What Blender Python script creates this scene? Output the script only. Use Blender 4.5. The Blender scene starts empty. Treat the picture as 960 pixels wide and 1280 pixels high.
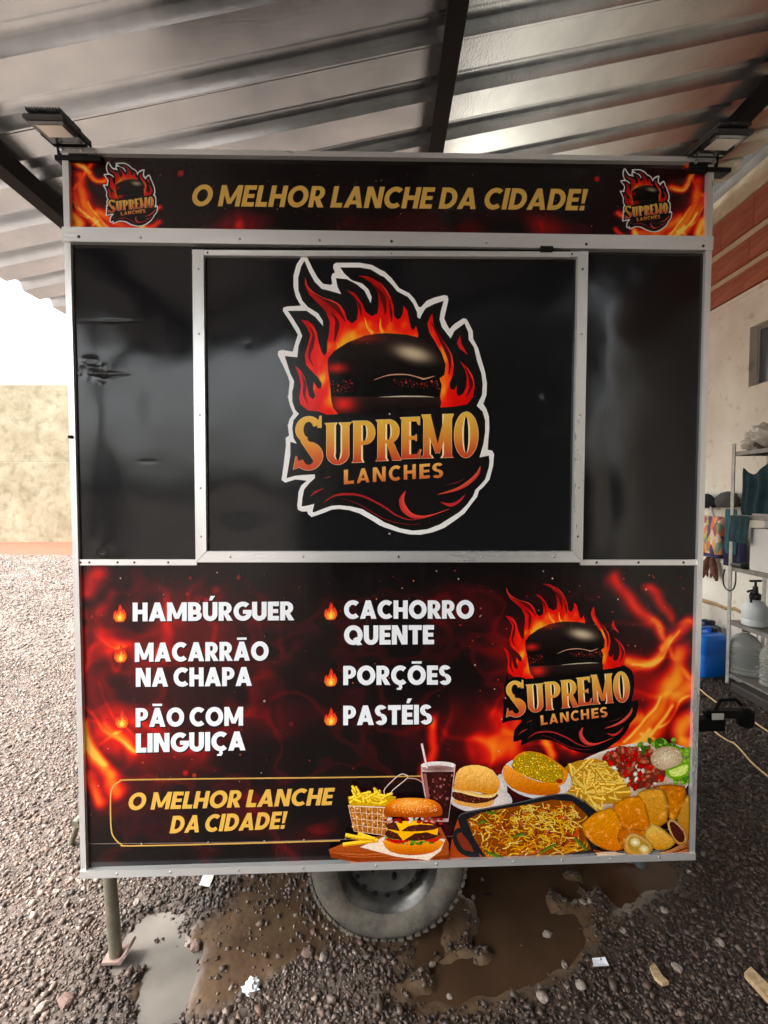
import bpy, math, random
import numpy as np
from mathutils import Vector, Matrix
from mathutils.geometry import tessellate_polygon, delaunay_2d_cdt

random.seed(7)
RNG = np.random.default_rng(7)
R = math.radians
sc = bpy.context.scene
COL = sc.collection

# ------------------------------------------------------------------ camera, sky, sun, exposure
F_PX, CAM_H, PITCH = 560.0, 1.65, R(2.167)
cam_d = bpy.data.cameras.new('camera')
cam = bpy.data.objects.new('camera', cam_d)
COL.objects.link(cam)
cam.location = (0, 0, CAM_H)
cam.rotation_euler = (R(90) - PITCH, 0, 0)
cam_d.sensor_fit = 'HORIZONTAL'
cam_d.sensor_width = 36.0
cam_d.lens = 36.0 * F_PX / 960.0
cam_d.clip_start = 0.05
cam_d.clip_end = 500
sc.camera = cam

SUN_EL, SUN_AZ = R(60), R(255)          # azimuth clockwise from +Y: light comes from the left, a little from behind
w = bpy.data.worlds.new('World')
sc.world = w
w.use_nodes = True
nt = w.node_tree
nt.nodes.clear()
out = nt.nodes.new('ShaderNodeOutputWorld')
bg = nt.nodes.new('ShaderNodeBackground')
sky = nt.nodes.new('ShaderNodeTexSky')
sky.sky_type = 'NISHITA'
sky.sun_disc = False
sky.sun_elevation = SUN_EL
sky.sun_rotation = SUN_AZ
sky.air_density = 1.6
sky.dust_density = 6.0
sky.ozone_density = 1.0
hsv = nt.nodes.new('ShaderNodeHueSaturation')   # thin white overcast: the blue is mostly gone
hsv.inputs['Saturation'].default_value = 0.18
tint = nt.nodes.new('ShaderNodeMix')
tint.data_type = 'RGBA'
tint.blend_type = 'MULTIPLY'
tint.inputs['Factor'].default_value = 1.0
tint.inputs['B'].default_value = (0.97, 0.99, 1.0, 1)
nt.links.new(sky.outputs[0], hsv.inputs['Color'])
nt.links.new(hsv.outputs[0], tint.inputs['A'])
nt.links.new(tint.outputs['Result'], bg.inputs[0])
bg.inputs[1].default_value = 0.15
nt.links.new(bg.outputs[0], out.inputs[0])

sun_d = bpy.data.lights.new('sun', 'SUN')
sun_d.energy = 0.8
sun_d.angle = R(14)
sun_d.color = (1.0, 0.97, 0.92)
sun = bpy.data.objects.new('sun', sun_d)
COL.objects.link(sun)
sdir = Vector((math.sin(SUN_AZ) * math.cos(SUN_EL), math.cos(SUN_AZ) * math.cos(SUN_EL), math.sin(SUN_EL)))
sun.rotation_euler = sdir.to_track_quat('Z', 'Y').to_euler()

vs = sc.view_settings
vs.view_transform = 'Standard'
vs.look = 'None'
vs.gamma = 1.0
vs.use_curve_mapping = False
vs.exposure = 2.95

# ------------------------------------------------------------------ helpers
def lin(c):
    c = c / 255.0
    return c / 12.92 if c <= 0.04045 else ((c + 0.055) / 1.055) ** 2.4
def S(r, g, b):
    return (lin(r), lin(g), lin(b))
def linarr(a):
    a = np.clip(np.asarray(a, float), 0, 1)
    return np.where(a <= 0.04045, a / 12.92, ((a + 0.055) / 1.055) ** 2.4)

def tag(o, label=None, cat=None, group=None, kind=None):
    if label: o['label'] = label
    if cat: o['category'] = cat
    if group: o['group'] = group
    if kind: o['kind'] = kind
    return o
def empty(name, loc=(0, 0, 0), rot=(0, 0, 0)):
    o = bpy.data.objects.new(name, None)
    o.empty_display_size = 0.1
    o.location = loc
    o.rotation_euler = rot
    COL.objects.link(o)
    return o
def link(name, me, mat=None, parent=None, loc=(0, 0, 0), rot=(0, 0, 0)):
    o = bpy.data.objects.new(name, me)
    if mat is not None and len(me.materials) == 0:
        me.materials.append(mat)
    o.location = loc
    o.rotation_euler = rot
    if parent is not None: o.parent = parent
    COL.objects.link(o)
    return o

class MB:
    """collects shapes; build() links them as one mesh object"""
    def __init__(s): s.v, s.f = [], []
    def add(s, vs, fs):
        n = len(s.v)
        s.v += [tuple(p) for p in vs]
        s.f += [tuple(i + n for i in q) for q in fs]
        return s
    def box(s, x0, x1, y0, y1, z0, z1, b=0.0, M=None):
        if b <= 0:
            vs = [(x, y, z) for x in (x0, x1) for y in (y0, y1) for z in (z0, z1)]
            fs = [(0, 1, 3, 2), (4, 6, 7, 5), (0, 4, 5, 1), (2, 3, 7, 6), (0, 2, 6, 4), (1, 5, 7, 3)]
        else:
            cx, cy, cz = (x0 + x1) / 2, (y0 + y1) / 2, (z0 + z1) / 2
            hx, hy, hz = abs(x1 - x0) / 2, abs(y1 - y0) / 2, abs(z1 - z0) / 2
            b = min(b, hx * .9, hy * .9, hz * .9)
            vs, idx = [], {}
            for sx in (-1, 1):
                for sy in (-1, 1):
                    for sz in (-1, 1):
                        for ax in range(3):
                            d = [hx - b, hy - b, hz - b]
                            d[ax] += b
                            idx[(sx, sy, sz, ax)] = len(vs)
                            vs.append((cx + sx * d[0], cy + sy * d[1], cz + sz * d[2]))
            fs = []
            g = (-1, 1)
            for a in g:
                fs.append([idx[(a, *q, 0)] for q in ((-1, -1), (1, -1), (1, 1), (-1, 1))][::a])
                fs.append([idx[(q[0], a, q[1], 1)] for q in ((-1, -1), (-1, 1), (1, 1), (1, -1))][::a])
                fs.append([idx[(*q, a, 2)] for q in ((-1, -1), (1, -1), (1, 1), (-1, 1))][::a])
                for c in g:
                    fs.append([idx[(a, c, -1, 0)], idx[(a, c, 1, 0)], idx[(a, c, 1, 1)], idx[(a, c, -1, 1)]][::-a * c])
                    fs.append([idx[(a, -1, c, 0)], idx[(a, 1, c, 0)], idx[(a, 1, c, 2)], idx[(a, -1, c, 2)]][::a * c])
                    fs.append([idx[(-1, a, c, 1)], idx[(1, a, c, 1)], idx[(1, a, c, 2)], idx[(-1, a, c, 2)]][::-a * c])
                    for e in g:
                        fs.append([idx[(a, c, e, k)] for k in range(3)][::a * c * e])
        if M is not None: vs = [M @ Vector(p) for p in vs]
        return s.add(vs, fs)
    def tube(s, pts, r, n=8, cap=True):
        pts = [Vector(p) for p in pts]
        rs = r if isinstance(r, (list, tuple)) else [r] * len(pts)
        vs, fs = [], []
        up = None
        for i, p in enumerate(pts):
            t = (pts[min(i + 1, len(pts) - 1)] - pts[max(i - 1, 0)]).normalized()
            if up is None:
                up = Vector((0, 0, 1)) if abs(t.z) < .9 else Vector((1, 0, 0))
            a = t.cross(up)
            if a.length < 1e-5: a = t.orthogonal()
            a.normalize()
            bb = a.cross(t).normalized()
            up = bb
            for k in range(n):
                q = 2 * math.pi * k / n
                vs.append(p + (a * math.cos(q) + bb * math.sin(q)) * rs[i])
        for i in range(len(pts) - 1):
            for k in range(n):
                k2 = (k + 1) % n
                fs.append((i * n + k, i * n + k2, (i + 1) * n + k2, (i + 1) * n + k))
        if cap:
            fs.append(tuple(range(n))[::-1])
            fs.append(tuple((len(pts) - 1) * n + k for k in range(n)))
        return s.add(vs, fs)
    def lathe(s, prof, n=24, M=None, sx=1.0, sy=1.0, cap=True):
        """prof: list of (r, z) round the z axis"""
        vs, fs = [], []
        for (r, z) in prof:
            for k in range(n):
                a = 2 * math.pi * k / n
                vs.append(Vector((r * math.cos(a) * sx, r * math.sin(a) * sy, z)))
        for i in range(len(prof) - 1):
            for k in range(n):
                k2 = (k + 1) % n
                fs.append((i * n + k, i * n + k2, (i + 1) * n + k2, (i + 1) * n + k))
        if cap and prof[0][0] > 1e-6: fs.append(tuple(range(n))[::-1])
        if cap and prof[-1][0] > 1e-6: fs.append(tuple((len(prof) - 1) * n + k for k in range(n)))
        if M is not None: vs = [M @ p for p in vs]
        return s.add(vs, fs)
    def prism(s, poly, y0, y1, M=None):
        """poly in (x, z), extruded along y"""
        n = len(poly)
        vs = [Vector((x, y0, z)) for x, z in poly] + [Vector((x, y1, z)) for x, z in poly]
        fs = [tuple(range(n)), tuple(range(n, 2 * n))[::-1]]
        for k in range(n):
            k2 = (k + 1) % n
            fs.append((k, n + k, n + k2, k2))
        if M is not None: vs = [M @ p for p in vs]
        return s.add(vs, fs)
    def mesh(s, name, smooth=None):
        me = bpy.data.meshes.new(name)
        me.from_pydata([tuple(p) for p in s.v], [], s.f)
        me.validate()
        import bmesh
        bm = bmesh.new()
        bm.from_mesh(me)
        bmesh.ops.remove_doubles(bm, verts=bm.verts, dist=1e-6)
        bmesh.ops.recalc_face_normals(bm, faces=bm.faces)
        bm.to_mesh(me)
        bm.free()
        if smooth:
            me.polygons.foreach_set('use_smooth', [True] * len(me.polygons))
            try: me.set_sharp_from_angle(angle=R(smooth))
            except Exception: pass
        return me
    def build(s, name, mat, parent=None, loc=(0, 0, 0), rot=(0, 0, 0), smooth=None):
        return link(name, s.mesh(name, smooth), mat, parent, loc, rot)

# ---- numpy value noise
_lat = RNG.random((256, 256))
def vnoise(x, y, seed=0):
    x = np.asarray(x, float) + seed * 17.31
    y = np.asarray(y, float) + seed * 9.17
    xi = np.floor(x).astype(int); yi = np.floor(y).astype(int)
    fx = x - xi; fy = y - yi
    fx = fx * fx * (3 - 2 * fx); fy = fy * fy * (3 - 2 * fy)
    a = _lat[xi % 256, yi % 256]; b = _lat[(xi + 1) % 256, yi % 256]
    c = _lat[xi % 256, (yi + 1) % 256]; d = _lat[(xi + 1) % 256, (yi + 1) % 256]
    return (a * (1 - fx) + b * fx) * (1 - fy) + (c * (1 - fx) + d * fx) * fy
def fbm(x, y, seed=0, o=4):
    s, a, t = 0, .5, 0
    for k in range(o):
        s = s + a * vnoise(np.asarray(x) * 2 ** k, np.asarray(y) * 2 ** k, seed + k * 3)
        t += a; a *= .5
    return s / t
def sstep(a, b, x):
    t = np.clip((x - a) / (b - a), 0, 1)
    return t * t * (3 - 2 * t)

# ---- materials
def mat_new(name):
    m = bpy.data.materials.new(name)
    m.use_nodes = True
    return m, m.node_tree, m.node_tree.nodes['Principled BSDF']
def mat(name, c, rough=.6, metal=0.0, var=0.12, vscale=6.0, bump=0.0, bscale=60.0, c2=None, spec=.5, coat=0.0, stretch=None, rvar=0.0):
    """procedural surface: colour with low-frequency variation between c and c2, fine bump"""
    m, t, p = mat_new(name)
    N, L = t.nodes, t.links
    tc = N.new('ShaderNodeTexCoord')
    src = tc.outputs['Object']
    if stretch:
        mp = N.new('ShaderNodeMapping')
        mp.inputs['Scale'].default_value = stretch
        L.new(src, mp.inputs[0]); src = mp.outputs[0]
    n1 = N.new('ShaderNodeTexNoise')
    n1.inputs['Scale'].default_value = vscale
    n1.inputs['Detail'].default_value = 6
    n1.inputs['Roughness'].default_value = .65
    L.new(src, n1.inputs['Vector'])
    rp = N.new('ShaderNodeValToRGB')
    if c2 is None:
        c2 = tuple(min(1, x * (1 + var)) for x in c)
        c1 = tuple(x * (1 - var) for x in c)
    else: c1 = c
    rp.color_ramp.elements[0].position = .32
    rp.color_ramp.elements[1].position = .68
    rp.color_ramp.elements[0].color = (*c1, 1)
    rp.color_ramp.elements[1].color = (*c2, 1)
    L.new(n1.outputs['Fac'], rp.inputs[0])
    L.new(rp.outputs[0], p.inputs['Base Color'])
    p.inputs['Roughness'].default_value = rough
    if rvar:
        mr = N.new('ShaderNodeMapRange')
        mr.inputs['To Min'].default_value = max(0, rough - rvar)
        mr.inputs['To Max'].default_value = min(1, rough + rvar)
        L.new(n1.outputs['Fac'], mr.inputs[0]); L.new(mr.outputs[0], p.inputs['Roughness'])
    p.inputs['Metallic'].default_value = metal
    p.inputs['Specular IOR Level'].default_value = spec
    p.inputs['Coat Weight'].default_value = coat
    if bump:
        n2 = N.new('ShaderNodeTexNoise')
        n2.inputs['Scale'].default_value = bscale
        n2.inputs['Detail'].default_value = 5
        L.new(src, n2.inputs['Vector'])
        b = N.new('ShaderNodeBump')
        b.inputs['Strength'].default_value = bump
        b.inputs['Distance'].default_value = .01
        L.new(n2.outputs['Fac'], b.inputs['Height'])
        L.new(b.outputs[0], p.inputs['Normal'])
    return m

def vinyl(name, attr=True, base=(.012, .012, .013), rough=.2, wave=.5):
    """glossy vinyl wrap on thin sheet metal: colour of the print from the mesh, faint waves in the sheet, scuffs in the gloss"""
    m, t, p = mat_new(name)
    N, L = t.nodes, t.links
    tc = N.new('ShaderNodeTexCoord')
    if attr:
        a = N.new('ShaderNodeAttribute'); a.attribute_name = 'Col'
        L.new(a.outputs['Color'], p.inputs['Base Color'])
    else:
        p.inputs['Base Color'].default_value = (*base, 1)
    n0 = N.new('ShaderNodeTexNoise'); n0.inputs['Scale'].default_value = 3.1; n0.inputs['Detail'].default_value = 1.5
    L.new(tc.outputs['Object'], n0.inputs['Vector'])
    n1 = N.new('ShaderNodeTexNoise'); n1.inputs['Scale'].default_value = 260; n1.inputs['Detail'].default_value = 2
    L.new(tc.outputs['Object'], n1.inputs['Vector'])
    b0 = N.new('ShaderNodeBump'); b0.inputs['Strength'].default_value = wave; b0.inputs['Distance'].default_value = .05
    L.new(n0.outputs['Fac'], b0.inputs['Height'])
    b1 = N.new('ShaderNodeBump'); b1.inputs['Strength'].default_value = .05; b1.inputs['Distance'].default_value = .002
    L.new(n1.outputs['Fac'], b1.inputs['Height']); L.new(b0.outputs[0], b1.inputs['Normal'])
    L.new(b1.outputs[0], p.inputs['Normal'])
    n2 = N.new('ShaderNodeTexNoise'); n2.inputs['Scale'].default_value = 7; n2.inputs['Detail'].default_value = 8; n2.inputs['Roughness'].default_value = .7
    mp = N.new('ShaderNodeMapping'); mp.inputs['Scale'].default_value = (1, 1, .25)
    L.new(tc.outputs['Object'], mp.inputs[0]); L.new(mp.outputs[0], n2.inputs['Vector'])
    mr = N.new('ShaderNodeMapRange'); mr.inputs['From Min'].default_value = .35; mr.inputs['From Max'].default_value = .75
    mr.inputs['To Min'].default_value = rough * .7; mr.inputs['To Max'].default_value = rough * 1.7
    L.new(n2.outputs['Fac'], mr.inputs[0]); L.new(mr.outputs[0], p.inputs['Roughness'])
    p.inputs['Specular IOR Level'].default_value = .28 if attr else .32
    return m

M = {}
M['print'] = vinyl('printed_vinyl', True, rough=.2, wave=.12)
def photo_vinyl():
    m = vinyl('photo_printed_vinyl', True, rough=.2, wave=.12)
    N, L = m.node_tree.nodes, m.node_tree.links
    p = N['Principled BSDF']
    src = p.inputs['Base Color'].links[0].from_socket
    tc = N.new('ShaderNodeTexCoord')
    last = src
    for sc_, lo, hi in ((150, .84, 1.16), (420, .80, 1.20)):
        n = N.new('ShaderNodeTexNoise'); n.inputs['Scale'].default_value = sc_; n.inputs['Detail'].default_value = 3
        L.new(tc.outputs['Object'], n.inputs['Vector'])
        mr = N.new('ShaderNodeMapRange'); mr.inputs['From Min'].default_value = .3; mr.inputs['From Max'].default_value = .7
        mr.inputs['To Min'].default_value = lo; mr.inputs['To Max'].default_value = hi
        L.new(n.outputs['Fac'], mr.inputs[0])
        mx = N.new('ShaderNodeMix'); mx.data_type = 'RGBA'; mx.blend_type = 'MULTIPLY'; mx.inputs['Factor'].default_value = 1
        L.new(last, mx.inputs['A']); L.new(mr.outputs[0], mx.inputs['B']); last = mx.outputs['Result']
    L.new(last, p.inputs['Base Color'])
    return m
M['photo'] = photo_vinyl()
M['black'] = vinyl('black_vinyl', False, (.008, .008, .009), rough=.08, wave=.12)
M['alu'] = mat('brushed_aluminium', S(222, 222, 220), rough=.30, metal=.65, var=.08, vscale=9, bump=.08, bscale=180, stretch=(.15, 1, 1), rvar=.1)
M['alu_v'] = mat('brushed_aluminium_upright', S(218, 218, 216), rough=.30, metal=.65, var=.1, vscale=9, bump=.08, bscale=180, stretch=(1, 1, .15), rvar=.1)
M['screw'] = mat('dark_screw', S(58, 52, 46), rough=.45, metal=.6)
M['rivet'] = mat('aluminium_rivet', S(170, 166, 160), rough=.35, metal=.8)
M['steel_black'] = mat('black_painted_steel', (.006, .006, .0065), rough=.6, spec=.12, var=.3, vscale=12, bump=.1, bscale=90)
M['galv'] = mat('galvanised_sheet', S(194, 200, 204), rough=.22, metal=.92, c2=S(218, 223, 226), vscale=5, bump=.07, bscale=90, rvar=.06)
M['lamp_black'] = mat('black_die_cast', (.014, .014, .015), rough=.5, bump=.1)
M['lamp_glass'] = mat('floodlight_glass', S(60, 60, 60), rough=.06, spec=.7)
M['led_board'] = mat('white_led_board', S(225, 222, 205), rough=.35, var=.04)
M['tyre'] = mat('muddy_tyre_rubber', S(58, 54, 48), rough=.85, c2=S(108, 101, 88), vscale=11, bump=.3, bscale=120)
M['rim'] = mat('dirty_steel_rim', S(40, 40, 40), rough=.28, metal=.5, c2=S(84, 81, 76), vscale=10, bump=.1)
M['legtube'] = mat('weathered_steel_tube', S(98, 92, 78), rough=.5, metal=.4, c2=S(128, 122, 104), vscale=14, bump=.1)
M['rust'] = mat('rusty_steel', S(104, 76, 66), rough=.8, c2=S(150, 130, 120), vscale=20, bump=.3)
M['body'] = mat('dark_trailer_side', (.03, .03, .032), rough=.4)

# ------------------------------------------------------------------ trailer frame of reference
T_LOC, T_YAW, T_ROLL = Vector((0.0377, 1.4973, 0)), 0.02843, 0.00252
ZB, TH, TW = 0.378, 2.369, 2.10
trailer = empty('food_trailer', T_LOC, (0, -T_ROLL, T_YAW))
tag(trailer, 'black food trailer with printed flames, burger logos, menu lettering and aluminium trim', 'food trailer')
T_MAT = Matrix.Translation(T_LOC) @ Matrix.Rotation(T_YAW, 4, 'Z') @ Matrix.Rotation(-T_ROLL, 4, 'Y')
T_INV = np.array(T_MAT.inverted())
def px(x, y):
    """artwork measured on the photograph -> metres on the flat front of the trailer (u right, v up)"""
    x = np.asarray(x, float); y = np.asarray(y, float)
    c, s = math.cos(PITCH), math.sin(PITCH)
    a = (x - 480) / F_PX; b = (640 - y) / F_PX
    d = np.stack([a, c + b * s, -s + b * c], -1)
    dl = d @ T_INV[:3, :3].T
    ol = T_INV[:3, :3] @ np.array([0, 0, CAM_H]) + T_INV[:3, 3]
    t = -ol[1] / dl[..., 1]
    return ol[0] + t * dl[..., 0], ol[2] + t * dl[..., 2]
def ground_pt(x, y, z=0.0):
    c, s = math.cos(PITCH), math.sin(PITCH)
    a = (x - 480) / F_PX; b = (640 - y) / F_PX
    d = (a, c + b * s, -s + b * c)
    t = (z - CAM_H) / d[2]
    return (d[0] * t, d[1] * t)

# ------------------------------------------------------------------ printed artwork
def catmull(pts, k=6, closed=False):
    P = [np.array(p, float) for p in pts]
    n = len(P)
    o = []
    rng = range(n if closed else n - 1)
    for i in rng:
        p0 = P[(i - 1) % n] if closed or i > 0 else P[i]
        p1, p2 = P[i], P[(i + 1) % n]
        p3 = P[(i + 2) % n] if closed or i + 2 < n else p2
        for j in range(k):
            t = j / k
            o.append(.5 * ((2 * p1) + (-p0 + p2) * t + (2 * p0 - 5 * p1 + 4 * p2 - p3) * t * t + (-p0 + 3 * p1 - 3 * p2 + p3) * t ** 3))
    if not closed: o.append(P[-1])
    return o
def inpoly(x, y, poly):
    x = np.asarray(x, float); y = np.asarray(y, float)
    r = np.zeros(x.shape, bool)
    n = len(poly)
    for i in range(n):
        (x1, y1), (x2, y2) = poly[i][:2], poly[(i + 1) % n][:2]
        if y1 == y2: continue
        c = ((y1 > y) != (y2 > y)) & (x < (x2 - x1) * (y - y1) / (y2 - y1) + x1)
        r ^= c
    return r
def segdist(x, y, poly, closed=True):
    d = np.full(np.shape(x), 1e9)
    n = len(poly)
    for i in range(n if closed else n - 1):
        ax, ay = poly[i][:2]; bx, by = poly[(i + 1) % n][:2]
        dx, dy = bx - ax, by - ay
        l = dx * dx + dy * dy + 1e-12
        t = np.clip(((x - ax) * dx + (y - ay) * dy) / l, 0, 1)
        d = np.minimum(d, np.hypot(x - ax - t * dx, y - ay - t * dy))
    return d

STEP = 0.00001
class Art:
    """flat ink shapes laid on the sheet, drawn back to front; points are in photograph pixels of the face"""
    def __init__(s, base=.0006, T=None, clamp=None):
        s.v, s.t, s.c, s.n = [], [], [], 0
        s.base, s.k, s.T, s.clamp = base, 0, T, clamp
    def raw(s, pts, tris, cols):
        pts = np.asarray(pts, float)
        if s.T is not None: pts = s.T(pts)
        u, v = px(pts[:, 0], pts[:, 1])
        if s.clamp: u = np.clip(u, s.clamp[0], s.clamp[1]); v = np.clip(v, s.clamp[2], s.clamp[3])
        y = np.full(len(u), -(s.base + s.k * STEP))
        tr = np.asarray(tris, int)
        if len(tr) == 0: return
        A = (u[tr[:, 1]] - u[tr[:, 0]]) * (v[tr[:, 2]] - v[tr[:, 0]]) - (u[tr[:, 2]] - u[tr[:, 0]]) * (v[tr[:, 1]] - v[tr[:, 0]])
        tr = np.where((A < 0)[:, None], tr[:, ::-1], tr)
        tr = tr[np.abs(A) > 1e-10]
        s.v.append(np.stack([u, y, v], 1)); s.t.append(tr + s.n)
        cols = np.asarray(cols, float)
        if cols.ndim == 1: cols = np.tile(cols, (len(u), 1))
        s.c.append(cols); s.n += len(u); s.k += 1
    def _cols(s, pts, col):
        return np.array([col(p) for p in pts]) if callable(col) else np.array(col)
    def poly(s, pts, col, smooth=0):
        if smooth: pts = catmull(pts, smooth, True)
        pts = [(float(p[0]), float(p[1])) for p in pts]
        tr = tessellate_polygon([[Vector((p[0], p[1], 0)) for p in pts]])
        s.raw(pts, [tuple(t) for t in tr], s._cols(pts, col))
    def grad(s, pts, colfn, step=3.0, smooth=0):
        """shape with inner points so that a curved gradient reads"""
        if smooth: pts = catmull(pts, smooth, True)
        pts = [(float(p[0]), float(p[1])) for p in pts]
        q = np.array(pts)
        gx, gy = np.meshgrid(np.arange(q[:, 0].min(), q[:, 0].max(), step), np.arange(q[:, 1].min(), q[:, 1].max(), step))
        gx = gx.ravel(); gy = gy.ravel()
        ok = inpoly(gx, gy, pts) & (segdist(gx, gy, pts) > step * .35)
        n = len(pts)
        V = [Vector(p) for p in pts] + [Vector((a, b)) for a, b in zip(gx[ok], gy[ok])]
        E = [(i, (i + 1) % n) for i in range(n)]
        r = delaunay_2d_cdt(V, E, [], 0, 1e-5)
        P = np.array([(p.x, p.y) for p in r[0]])
        tri = np.array([t for t in r[2]])
        cen = P[tri].mean(1)
        tri = tri[inpoly(cen[:, 0], cen[:, 1], pts)]
        s.raw(P, tri, np.array([colfn(p) for p in P]))
    def ribbon(s, pts, w, col, k=5, c2=None):
        pts = [tuple(p) for p in pts]
        P = np.array(catmull(pts, k)) if len(pts) > 2 and k > 1 else np.array(pts, float)
        n = len(P)
        t = np.linspace(0, 1, n)
        ww = np.interp(t, np.linspace(0, 1, len(w)), w) if isinstance(w, (list, tuple)) else np.full(n, w)
        d = np.gradient(P, axis=0)
        d /= (np.linalg.norm(d, axis=1, keepdims=True) + 1e-9)
        nr = np.stack([-d[:, 1], d[:, 0]], 1)
        a = P + nr * ww[:, None] / 2; b = P - nr * ww[:, None] / 2
        V = np.concatenate([a, b])
        tr = []
        for i in range(n - 1):
            tr += [(i, i + 1, n + i + 1), (i, n + i + 1, n + i)]
        if c2 is not None:
            C = np.concatenate([np.tile(col, (n, 1)), np.tile(c2, (n, 1))])
        else: C = np.array(col)
        s.raw(V, tr, C)
    def ell(s, cx, cy, rx, ry, cc, ce=None, rot=0, n=20, rings=5, pw=1.0):
        """ellipse shaded from its centre to its edge"""
        ce = cc if ce is None else ce
        if ce is cc: rings = 1
        P, C, tr = [(cx, cy)], [cc], []
        cr, sr = math.cos(rot), math.sin(rot)
        for i in range(1, rings + 1):
            f = i / rings
            m = f ** pw
            for k in range(n):
                a = 2 * math.pi * k / n
                x, y = rx * f * math.cos(a), ry * f * math.sin(a)
                P.append((cx + x * cr - y * sr, cy + x * sr + y * cr))
                C.append(tuple(cc[j] * (1 - m) + ce[j] * m for j in range(3)))
        for k in range(n): tr.append((0, 1 + k, 1 + (k + 1) % n))
        for i in range(rings - 1):
            for k in range(n):
                a, b = 1 + i * n + k, 1 + i * n + (k + 1) % n
                tr += [(a, b, b + n), (a, b + n, a + n)]
        s.raw(P, tr, C)
    def specks(s, poly, n, r0, r1, cols, sides=5, rnd=random, asp=1.0):
        q = np.array(poly); lo, hi = q.min(0), q.max(0)
        Ps, Tr, Cs = [], [], []
        # non-overlapping batches share a layer
        placed = []
        tries = 0
        while len(placed) < n and tries < n * 12:
            tries += 1
            x, y = rnd.uniform(lo[0], hi[0]), rnd.uniform(lo[1], hi[1])
            if not bool(inpoly(np.array([x]), np.array([y]), poly)[0]): continue
            r = rnd.uniform(r0, r1)
            if any((x - a) ** 2 + (y - b) ** 2 < (r * max(1, asp) + c) ** 2 for a, b, c in placed): continue
            placed.append((x, y, r * max(1, asp)))
            c = np.array(rnd.choice(cols)); b = len(Ps); th = rnd.uniform(0, 6.28)
            for k in range(sides):
                a = 2 * math.pi * k / sides
                rr = r * rnd.uniform(.75, 1.1)
                ex, ey = rr * asp * math.cos(a), rr * math.sin(a)
                Ps.append((x + ex * math.cos(th) - ey * math.sin(th), y + ex * math.sin(th) + ey * math.cos(th)))
                Cs.append(c)
            Tr += [(b, b + k, b + k + 1) for k in range(1, sides - 1)]
        if Ps: s.raw(Ps, Tr, Cs)
    def build(s, name, parent, material=None):
        V = np.concatenate(s.v); Tt = np.concatenate(s.t); C = np.concatenate(s.c)
        return grid_mesh(name, V, Tt, C, material or M['print'], parent)
def grid_mesh(name, V, F, C, material, parent):
    me = bpy.data.meshes.new(name)
    k = F.shape[1]
    me.vertices.add(len(V)); me.vertices.foreach_set('co', V.astype(np.float32).ravel())
    me.loops.add(F.size); me.loops.foreach_set('vertex_index', F.astype(np.int32).ravel())
    me.polygons.add(len(F)); me.polygons.foreach_set('loop_start', np.arange(0, F.size, k, dtype=np.int32))
    me.update(calc_edges=True)
    a = me.color_attributes.new('Col', 'FLOAT_COLOR', 'POINT')
    a.data.foreach_set('color', np.concatenate([C, np.ones((len(C), 1))], 1).astype(np.float32).ravel())
    return link(name, me, material, parent)
def lerp(a, b, t):
    t = max(0, min(1, t))
    return tuple(x * (1 - t) + y * t for x, y in zip(a, b))
def ramp(stops, t):
    if t <= stops[0][0]: return stops[0][1]
    for (a, ca), (b, cb) in zip(stops, stops[1:]):
        if t <= b: return lerp(ca, cb, (t - a) / (b - a))
    return stops[-1][1]

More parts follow.
